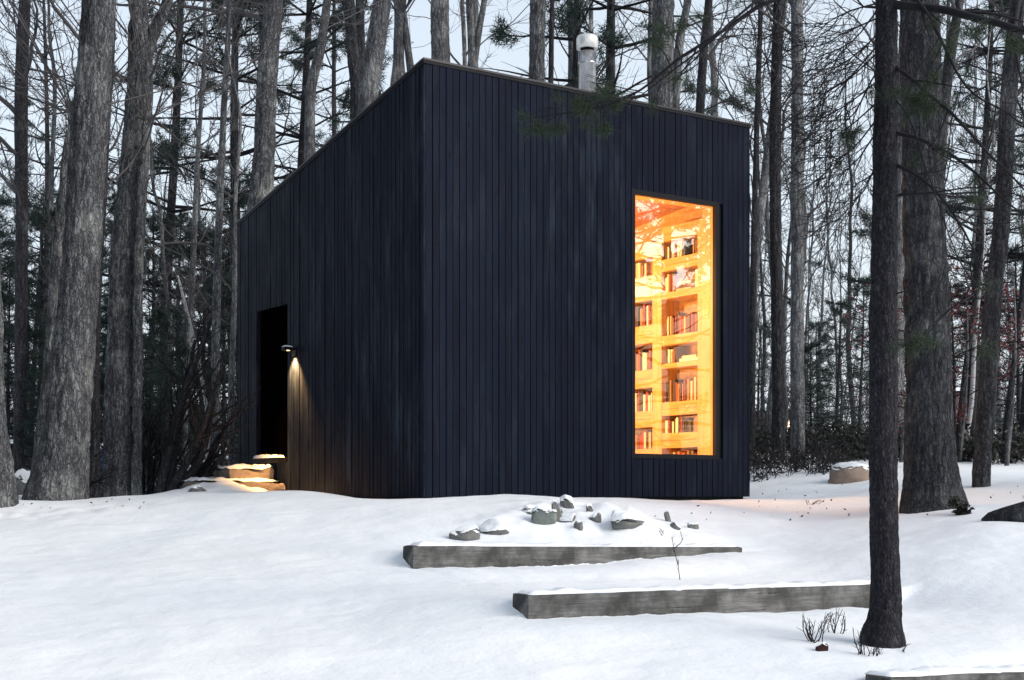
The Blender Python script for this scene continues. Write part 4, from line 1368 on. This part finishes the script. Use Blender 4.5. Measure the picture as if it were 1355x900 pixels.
# ------------------------------------------------------------------ undergrowth
def undergrowth(name, pxr, dr, n, hh, label, seed, leaf=14, size=.05, mat='dark_leaf', thr=-.1):
    rg = rs(seed)
    px = rg.uniform(*pxr, n); d = rg.uniform(*dr, n); x = (px - CX) / F * d
    k = fbm(np.c_[x * .5, d * .5, x * 0 + seed], 3)
    ok = k > thr
    # keep the cabin plan free
    q = np.c_[x, d] - C0
    ok &= ~((q @ A < W + .25) & (q @ A > -.3) & (q @ B > -.3) & (q @ B < D + .3))
    x, d, k = x[ok], d[ok], k[ok]
    zg = hz(x, d, False)
    N = len(x)
    ln_ = hh * rg.uniform(.5, 1.2, N) * (.6 + .5 * np.clip(k, 0, 1))
    pts = grow(rg, np.c_[x, d, zg - .05], np.c_[rg.normal(size=(N, 2)) * .5, np.ones(N)], ln_, 5, -.02, .18)
    rad = taper(np.full(N, .008), np.full(N, .003), 5)
    m = MB(); m.tubes(pts, rad, 3)
    p2, d2, r2, t2 = spawn(rg, pts, rad, 4, .2, 1, (.5, 1.1))
    pt2 = grow(rg, p2, d2, rg.uniform(.1, .35, len(p2)), 3, .02, .1)
    m.tubes(pt2, taper(np.full(len(p2), .005), np.full(len(p2), .003), 3), 3)
    o = m.build(name, 'dark_twig')
    tag(o, label, 'undergrowth', kind='stuff')
    if leaf:
        g = MB()
        p3, _, _, _ = spawn(rg, pt2, np.ones(pt2.shape[:2]), max(1, leaf // 4), .1, 1.1, (.5, 1))
        leaves(g, rg, p3 + rg.normal(size=p3.shape) * .03, size)
        g.build('leaves', mat, o)
    return o


undergrowth('undergrowth', (985, 1420), (20.5, 30), 2300, .55, 'dark leafy brush along the wood edge right of the cabin', 91, 16, .05, thr=-.12)
undergrowth('undergrowth', (-60, 320), (19.5, 34), 560, .5, 'dark tangled brush on the snow left of the cabin', 92, 12, .045, thr=.0)
undergrowth('undergrowth', (990, 1120), (18.6, 21), 160, .18, 'sparse stubble poking through the snow before the brush', 93, 4, .03, thr=-.3)


def leafy(px, py, d, hgt, label, seed, mat='red_leaf', n=9, size=.032, group=None):
    """young tree still holding its dead leaves"""
    rg = rs(seed)
    x = (px - CX) / F * d; g = gz(x, d)
    o = empty('beech_sapling', (x, d, g), 0, label, 'tree', group)
    z = np.linspace(-.2, hgt, 10)
    tp = np.c_[.1 * np.sin(z), .1 * np.cos(z * .8), z]; tr = np.linspace(.035, .008, 10)
    q = MB(); q.tubes(tp[None], tr[None], 7); q.build('trunk', 'grey_bark', o)
    idx = rg.uniform(2.5, 9, 26)
    p = np.c_[[np.interp(idx, np.arange(10), tp[:, j]) for j in range(3)]].T
    az = rg.uniform(0, 6.28, 26)
    dd = np.c_[np.cos(az), np.sin(az), rg.uniform(-.1, .5, 26)]
    ln_ = hgt * rg.uniform(.15, .34, 26)
    pts = grow(rg, p, dd, ln_, 6, .02, .12); rad = taper(np.full(26, .009), np.full(26, .004), 6)
    c = MB(); c.tubes(pts, rad, 4)
    p2, d2, r2, _ = spawn(rg, pts, rad, 7, .25, 1, (.4, .9))
    pt2 = grow(rg, p2, d2, rg.uniform(.15, .5, len(p2)), 4, .0, .12)
    c.tubes(pt2, taper(np.full(len(p2), .005), np.full(len(p2), .003), 4), 3)
    c.build('branches', 'dark_twig', o)
    kp = vnoise(p2 * 1.4 + seed) > -.1
    p3, _, _, _ = spawn(rg, pt2[kp], np.ones(pt2[kp].shape[:2]), n, .1, 1.1, (.5, 1))
    l = MB(); leaves(l, rg, p3 + rg.normal(size=p3.shape) * .04, size); l.build('leaves', mat, o)


GR = 'saplings holding dead red leaves'
leafy(1272, 580, 21, 2.6, 'sapling with dead red leaves right behind the massive oak', 301, group=GR)
leafy(1335, 580, 20, 2.7, 'sapling with dead red leaves near the right photo edge', 302, group=GR)
leafy(1195, 590, 20.5, 2.6, 'sapling with few dead red leaves between thin pine and oak', 303, n=7, group=GR)
leafy(1312, 580, 26, 3.2, 'farther red leaved sapling behind the slimmer leaning trunk', 304, group=GR)

# ------------------------------------------------------------------ foreground pine with drooping branches
fp = [(1168, 838, 54), (1170, 822, 44), (1172, 795, 39), (1170, 700, 36), (1169, 500, 35), (1171, 250, 30), (1173, 0, 26)]
pd = 7.86
pts, rad = px_path(fp, pd, 3.2)
org = np.array([pts[0][0], pts[0][1], gz(pts[0][0], pts[0][1])])
pts = [np.array([org[0], org[1], org[2] - .15])] + pts; rad = [rad[0] * 1.2] + rad
fore = empty('pine_tree', tuple(org), 0, 'slender dark pine trunk standing alone in the front snow with drooping boughs', 'tree')
q = MB(); p_, r_ = smooth_path(np.array(pts) - org, rad, .02)
trunk_mesh(q, p_, r_, 110, .0065, 5, .1, .018)
tk = q.build('trunk', 'pine_bark', fore)
rgp = rs(404)
for py, side in [(58, -1), (142, -1), (228, -1), (95, 1), (260, 1), (5, -1), (390, 1), (180, 1)]:
    a = P(1171 + side * 12, py, pd - .03) - org
    st = MB(); st.tubes(grow(rgp, a[None], np.array([[side * 1., -.5, .25]]), np.array([rgp.uniform(.03, .07)]), 4, .05, .1), taper(np.array([.007]), np.array([.003]), 4), 6); st.build('branch_stub', 'dark_twig', tk)


def bough(path, wpx, seed, sub=8, tuft_at=(), needles=0, sublen=(.2, .5), endw=.25, tn=70):
    rg = rs(seed)
    pts = np.array([P(a, b, d + .14) for a, b, d in path]) - org
    p, r = smooth_path(pts, np.linspace(wpx, wpx * endw, len(pts)) / F * pd / 2, .06)
    p = p + .010 * np.c_[fbm(p * 4 + seed, 2), fbm(p * 4 + seed + 7, 2), fbm(p * 4 + seed + 13, 2)]
    q = MB(); q.tubes(p[None], r[None], 8)
    ends = []
    if sub:
        p2, d2, r2, t2 = spawn(rg, p[None], r[None], sub, .12, 1., (.4, .9))
        pt = grow(rg, p2, d2, rg.uniform(*sublen, sub), 8, -.01, .09); rd = taper(np.clip(r2 * .55, .0022, None), np.full(sub, .0014), 8)
        q.tubes(pt, rd, 5)
        p3, d3, r3, t3 = spawn(rg, pt, rd, 3, .2, 1, (.4, .9))
        pt3 = grow(rg, p3, d3, rg.uniform(.06, .22, len(p3)), 5, 0, .1)
        q.tubes(pt3, taper(np.full(len(p3), .0018), np.full(len(p3), .001), 5), 4)
        ends = np.r_[pt[:, -1], pt3[:, -1]]; dirs = np.r_[pt[:, -1] - pt[:, -2], pt3[:, -1] - pt3[:, -2]]
    o = q.build('bough', 'dark_twig', fore)
    g = MB()
    if needles and sub:
        k = rg.permutation(len(ends))[:needles]
        dr = dirs[k] / np.linalg.norm(dirs[k], axis=1, keepdims=True)
        tufts(g, rg, ends[k], tn, .085, .0024, dr, .8)
        tufts(g, rg, ends[k] - dr * .03, tn // 2, .08, .0024, dr, .8)
    for (a, b, d, n_, s) in tuft_at:
        c = P(a, b, d + .14) - org
        # twig up to the bough
        j = np.argmin(np.linalg.norm(p - c, axis=1))
        mid = (p[j] + c) / 2 + np.array([0, 0, .03])
        tp_, tr_ = smooth_path(np.array([p[j], mid, c]), np.array([.0045, .0034, .0022]), .03)
        qq = MB(); qq.tubes(tp_[None], tr_[None], 5); qq.build('twig', 'dark_twig', o)
        cc = c + rg.normal(size=(n_, 3)) * np.array([s * 1.3, s, s * .55])
        tufts(g, rg, cc, tn, .08, .0026)
    if g.n: g.build('needles', 'near_needles', o)


# long bough sweeping left over the roof edge
bough([(1180, -60, 7.7), (1110, -30, 7.6), (1000, 12, 7.6), (960, 38, 7.6), (900, 76, 7.7), (850, 118, 7.8), (800, 140, 7.9), (745, 150, 8.0), (690, 158, 8.1)], 7, 501, 16,
      [(705, 168, 8.05, 5, .026), (738, 170, 8.0, 5, .022), (795, 168, 7.9, 5, .022), (778, 138, 7.9, 6, .03), (800, 126, 7.9, 6, .03), (772, 143, 7.85, 4, .02), (812, 138, 7.9, 4, .02)], 10, (.15, .4), .16)
bough([(1180, -70, 7.7), (1090, -45, 7.4), (1000, 0, 7.3), (940, 55, 7.3), (880, 100, 7.4), (840, 132, 7.5)], 5, 502, 10, [(885, 40, 7.4, 6, .03), (868, 60, 7.4, 5, .03)], 8, (.15, .4))
bough([(1182, 8, 7.7), (1240, 14, 7.5), (1300, 26, 7.2), (1370, 46, 7.0), (1440, 70, 6.9)], 12, 503, 8, [(1290, 40, 7.1, 5, .03), (1335, 60, 7.0, 6, .035)], 6, (.2, .5), .5)
bough([(1182, -30, 7.7), (1225, 15, 7.5), (1262, 85, 7.3), (1290, 125, 7.2), (1330, 150, 7.1), (1380, 185, 7.0)], 5, 504, 10, [(1252, 66, 7.3, 4, .03), (1235, 105, 7.4, 4, .03)], 4, (.2, .5))
bough([(1184, 88, 7.7), (1225, 120, 7.5), (1265, 155, 7.3), (1310, 205, 7.2), (1345, 240, 7.1), (1400, 300, 7.0)], 6, 505, 10, [(1225, 140, 7.4, 8, .04), (1215, 133, 7.4, 5, .03)], 4, (.2, .5))
bough([(1186, 178, 7.7), (1215, 183, 7.6), (1260, 205, 7.5), (1300, 236, 7.4), (1330, 265, 7.3), (1380, 305, 7.2)], 6, 506, 8, [], 2, (.2, .5))
bough([(1186, 218, 7.7), (1212, 232, 7.6), (1245, 262, 7.5), (1272, 300, 7.4), (1290, 335, 7.3), (1310, 390, 7.2)], 5, 507, 10, [(1290, 265, 7.4, 3, .02)], 2, (.2, .5))
bough([(1184, 130, 7.7), (1200, 150, 7.6), (1222, 210, 7.5), (1245, 280, 7.4), (1270, 345, 7.3), (1330, 420, 7.2)], 3, 508, 8, [(1218, 452, 7.4, 7, .035), (1205, 460, 7.4, 4, .03)], 2, (.2, .5))
bough([(1160, 8, 7.7), (1146, 10, 7.7), (1134, 0, 7.7), (1120, -20, 7.7)], 4, 509, 5, [], 1, (.2, .4))
bough([(1186, 258, 7.7), (1230, 257, 7.6), (1290, 250, 7.5), (1360, 262, 7.4)], 3.5, 510, 7, [], 2, (.2, .4))
# fine dead twigs fanning left of the trunk
for k, (a, b, c, d) in enumerate([(60, 1130, 110, 1060), (85, 1120, 150, 1070), (120, 1125, 165, 1065), (40, 1120, 60, 1050), (190, 1135, 250, 1095), (150, 1130, 190, 1062), (20, 1115, 30, 1040), (75, 1110, 165, 1045), (105, 1128, 215, 1078), (230, 1140, 300, 1105), (30, 1125, 95, 1035), (170, 1132, 235, 1070)]):
    bough([(1160, a - 14, 7.7), (b, (a + c) / 2 - 8, 7.7), ((b + d) / 2, (a + c) / 2 + 12, 7.75), (d, c, 7.8)], 2.4, 520 + k, 16, [(1128, 176, 7.7, 7, .03)] if k == 2 else [], 2 if k < 3 else 0, (.15, .5))


# ------------------------------------------------------------------ dry stems in the snow
def dry(px, py, d, stems, label, seed, group=None):
    rg = rs(seed)
    b = hit(px, py); d = b[1]; g = b[2]
    o = empty('dry_plant', (b[0], b[1], g), 0, label, 'plant', group)
    q = MB()
    for (x0, y0, x1, y1) in stems:
        a = P(x0, y0, d) - np.array([b[0], b[1], g]); e = P(x1, y1, d + rg.uniform(-.1, .1)) - np.array([b[0], b[1], g])
        a[2] -= .04
        p, r = smooth_path(np.array([a, (a + e) / 2 + rg.normal(size=3) * .012, e]), np.array([.0034, .0026, .0013]), .02)
        q.tubes(p[None], r[None], 5)
        L_ = np.linalg.norm(e - a)
        n_ = 4 if L_ > .1 else 1
        p2, d2, r2, _ = spawn(rg, p[None], r[None], n_, .35, .95, (.3, .9))
        q.tubes(grow(rg, p2, d2, L_ * rg.uniform(.12, .35, n_), 4, .1, .15), taper(np.full(n_, .0018), np.full(n_, .0009), 4), 4)
    q.build('stems', 'dark_twig', o)
    if any(abs(s[1] - s[3]) > 60 for s in stems):
        pass
    return o


rgd = rs(606)


def stems(cx, cy, n, w, h, lean=0):
    return [(cx + rgd.uniform(-w, w) * .5, cy + rgd.uniform(-4, 4), cx + rgd.uniform(-w, w) + lean, cy - h * rgd.uniform(.4, 1)) for _ in range(n)]


dry(1085, 850, 7.55, stems(1080, 848, 11, 22, 38, -4), 'dry twiggy plant around the little dark rock before the pine', 1)
dry(1105, 838, 7.75, stems(1106, 836, 8, 12, 30, 3), 'dry twiggy plant right of the little dark rock', 2)
dry(1150, 868, 7.4, stems(1140, 862, 7, 16, 30, 2) + stems(1155, 872, 5, 12, 32, 4), 'dry forked stalks at the foot of the slender pine', 3)
dry(1192, 866, 7.4, [(1188, 866, 1201, 852), (1190, 864, 1196, 857)], 'small dry stalk right of the slender pine foot', 4)
dry(901, 768, 10.9, [(901, 768, 897, 738), (897, 740, 889, 706), (893, 718, 900, 703)], 'single tall dry stem standing before the upper timber', 5)
dry(881, 712, 11.9, [(882, 714, 871, 697), (878, 708, 872, 702)], 'short bent dry stem behind the upper timber', 6)
dry(1266, 672, 13.0, stems(1270, 675, 4, 7, 16), 'few short dry stems at the foot of the massive oak', 7)
dry(1010, 640, 18.5, [(1008, 634, 1006, 596), (1008, 620, 1016, 600), (1007, 612, 1000, 602)], 'upright dark twig just right of the cabin corner', 8)
dry(1072, 668, 15.2, stems(1075, 668, 6, 22, 9), 'scattered dead stalks in the snow before the tan boulder', 9)

# fallen bits on the snow
rgl = rs(909)
lp = []
for (x0, x1, y0, y1, n_) in ((1000, 1350, 632, 690, 60), (0, 200, 660, 674, 22), (860, 1000, 664, 690, 6)):
    for _ in range(n_):
        h_ = hit(rgl.uniform(x0, x1), rgl.uniform(y0, y1))
        lp.append(h_ + np.array([0, 0, .006]))
l = MB(); leaves(l, rgl, np.array(lp), .018)
tag(l.build('leaf_litter', 'dark_leaf'), 'scattered bits of dead leaf on the snow', 'litter', kind='stuff')

# dead leaf clump by the oak
b = P(1270, 688, 12.9)
o = empty('leaf_clump', (b[0], b[1], gz(b[0], b[1])), 0, 'dark clump of dead leaves in the snow beside the massive oak', 'leaf clump')
l = MB(); leaves(l, rs(9), rs(8).normal(size=(420, 3)) * np.array([.026, .03, .03]) + np.array([.02, 0, .03]), .024)
leaves(l, rs(19), rs(18).normal(size=(260, 3)) * np.array([.022, .03, .022]) + np.array([.0, .12, .12]), .022); l.build('leaves', 'dark_leaf', o)

# cut log at the right edge
b = hit(1350, 690)
lg = empty('cut_log', (b[0], b[1] + .1, b[2]), R(-24), 'thick dark log half buried in snow at the right edge of the photo', 'log')
q = MB()
xs = np.linspace(-.28, 1.5, 34)
a = np.arange(48) * 2 * PI / 48
V = np.array([(x_, .22 * math.cos(a_), .17 * math.sin(a_) + .05 * (x_ > -9) * min(1, (x_ + .28) / .5)) for x_ in xs for a_ in a])
V[:, 1:] *= (1 + .06 * fbm(V * np.array([1.5, 9, 9]), 3))[:, None] * (.12 + .88 * np.sqrt(np.clip((V[:, :1] + .28) / .5, 0, 1)))
K2 = len(xs)
ii = (np.arange(K2 - 1)[:, None] * 48 + np.arange(48)[None]).ravel(); jj = (np.arange(K2 - 1)[:, None] * 48 + ((np.arange(48) + 1) % 48)[None]).ravel()
q.add(V, np.c_[ii, jj, jj + 48, ii + 48]); q.build('bark', 'dark_bark', lg)
q = MB(); e = V[:48]; q.add(np.r_[e, [e.mean(0)]] + np.array([.004, 0, 0]), None, [[(j + 1) % 48, j, 48] for j in range(48)]); q.build('cut_face', 'cut_wood', lg)
snow_strip('snow_cap', lg, .05, 1.45, -.06, .17, .195, .06, 77, 60, 12)

# ------------------------------------------------------------------ far small things
x, d = (117 - CX) / F * 23, 23
o = empty('water_barrel', (x, d, gz(x, d)), 0, 'blue plastic barrel topped with snow glimpsed between the left oaks', 'barrel')
zb = (HY - 618) / F * 23 - gz(x, d)
q = MB(); q.lathe([(0, zb - .5), (.24, zb - .5), (.26, zb - .3), (.26, zb + .26), (.24, zb + .29), (0, zb + .29)], 24); q.build('drum', 'blue_plastic', o)
q = MB(); q.lathe([(.22, zb + .285), (.2, zb + .33), (.1, zb + .37), (0, zb + .38)], 20); q.build('snow_cap', 'snow', o)


def shed(px0, px1, pyb, pyt, d, mat, label, cat, roofh=.9, lit=(), depth=3.):
    a, b = P(px0, pyb, d), P(px1, pyb, d)
    w, h = b[0] - a[0], (pyb - pyt) / F * d
    g = gz((a[0] + b[0]) / 2, d) - .3
    o = empty('shed' if cat == 'shed' else 'house', (a[0], d, a[2]), 0, label, cat)
    q = MB(); q.box((0, 0, g - a[2]), (w, depth, h)); q.build('wall', mat, o, smooth=False)
    q = MB()
    v = [[-.15, -.2, h], [w + .15, -.2, h], [w + .15, depth + .2, h], [-.15, depth + .2, h], [-.15, depth / 2, h + roofh], [w + .15, depth / 2, h + roofh]]
    q.add(v, [[0, 1, 5, 4], [2, 3, 4, 5], [3, 2, 1, 0]], [[0, 4, 3], [1, 2, 5]]); rf_ = q.build('roof', 'black_trim', o, smooth=False)
    v = [[x_, y_, z_ + .05] for x_, y_, z_ in v]
    q = MB(); q.add(v, [[0, 1, 5, 4], [2, 3, 4, 5]]); q.build('roof_snow', 'snow', rf_, smooth=False)
    for (lx, ly, lw, lh) in lit:
        c = P(lx, ly, d) - a
        q = MB(); q.box((c[0] - lw / 2, -.03, c[2] - lh / 2), (c[0] + lw / 2, -.002, c[2] + lh / 2)); q.build('window', 'window_lit', o, smooth=False)
    return o


shed(14, 52, 628, 590, 34, 'red_siding', 'snow roofed shed glimpsed low between the two left trunks', 'shed', .7)
shed(176, 262, 606, 540, 42, 'red_siding', 'dim dark red shed in the woods behind the bent birch', 'shed', .8)
shed(1002, 1048, 585, 545, 62, 'red_siding', 'distant dark house with two tiny lit windows', 'house', 1.2, [(1021, 568, .22, .3), (1041.5, 563, .2, .5)])
shed(1262, 1292, 575, 520, 44, 'pale_siding', 'distant pale house behind the thin white birch', 'house', .9)

# ------------------------------------------------------------------ light, sky, camera
SUN_AZ, SUN_EL = R(112), R(28)
w = bpy.data.worlds.new('World'); scn.world = w; w.use_nodes = True
nt = w.node_tree
bg = nt.nodes['Background']
sky = nt.nodes.new('ShaderNodeTexSky'); sky.sky_type = 'NISHITA'; sky.sun_disc = False
sky.sun_elevation = SUN_EL; sky.sun_rotation = SUN_AZ; sky.air_density = 1.2; sky.dust_density = 4.0; sky.ozone_density = 2.0
mixn = nt.nodes.new('ShaderNodeMix'); mixn.data_type = 'RGBA'; mixn.inputs[0].default_value = .6     # thin high overcast
nt.links.new(sky.outputs[0], mixn.inputs[6])
tcw = nt.nodes.new('ShaderNodeTexCoord'); sxw = nt.nodes.new('ShaderNodeSeparateXYZ'); crw = nt.nodes.new('ShaderNodeMix'); crw.data_type = 'RGBA'
mrw = nt.nodes.new('ShaderNodeMapRange'); mrw.inputs['From Min'].default_value = .22; mrw.inputs['From Max'].default_value = .65
nt.links.new(tcw.outputs['Generated'], sxw.inputs[0]); nt.links.new(sxw.outputs[2], mrw.inputs['Value']); nt.links.new(mrw.outputs[0], crw.inputs[0])
crw.inputs[6].default_value = (8.3, 9.1, 9.9, 1); crw.inputs[7].default_value = (5.6, 6.3, 7.2, 1)     # overcast is brighter low down
nt.links.new(crw.outputs[2], mixn.inputs[7])
nt.links.new(mixn.outputs[2], bg.inputs['Color'])
bg.inputs['Strength'].default_value = .12
sl = bpy.data.lights.new('sun', 'SUN'); sl.energy = 2.3; sl.angle = R(42); sl.color = (1, .95, .9)
so = bpy.data.objects.new('sun', sl); col.objects.link(so)
sd = Vector((math.sin(SUN_AZ) * math.cos(SUN_EL), math.cos(SUN_AZ) * math.cos(SUN_EL), math.sin(SUN_EL)))
so.rotation_euler = sd.to_track_quat('Z', 'Y').to_euler()
so.location = (10, -10, 20)

cam = bpy.data.cameras.new('camera'); co = bpy.data.objects.new('camera', cam); col.objects.link(co)
cam.sensor_width = 36; cam.lens = F / 1355 * 36; cam.shift_x = 0; cam.shift_y = (HY - 450) / 1355
cam.clip_end = 1000; cam.clip_start = .05
co.location = (0, 0, 0); co.rotation_euler = (PI / 2, 0, 0)
scn.camera = co
vs = scn.view_settings
vs.view_transform = 'Standard'; vs.look = 'None'; vs.exposure = 0.25; vs.gamma = 1; vs.use_curve_mapping = False
scn.cycles.max_bounces = 8; scn.cycles.transparent_max_bounces = 12
scn.cycles.use_denoising = True
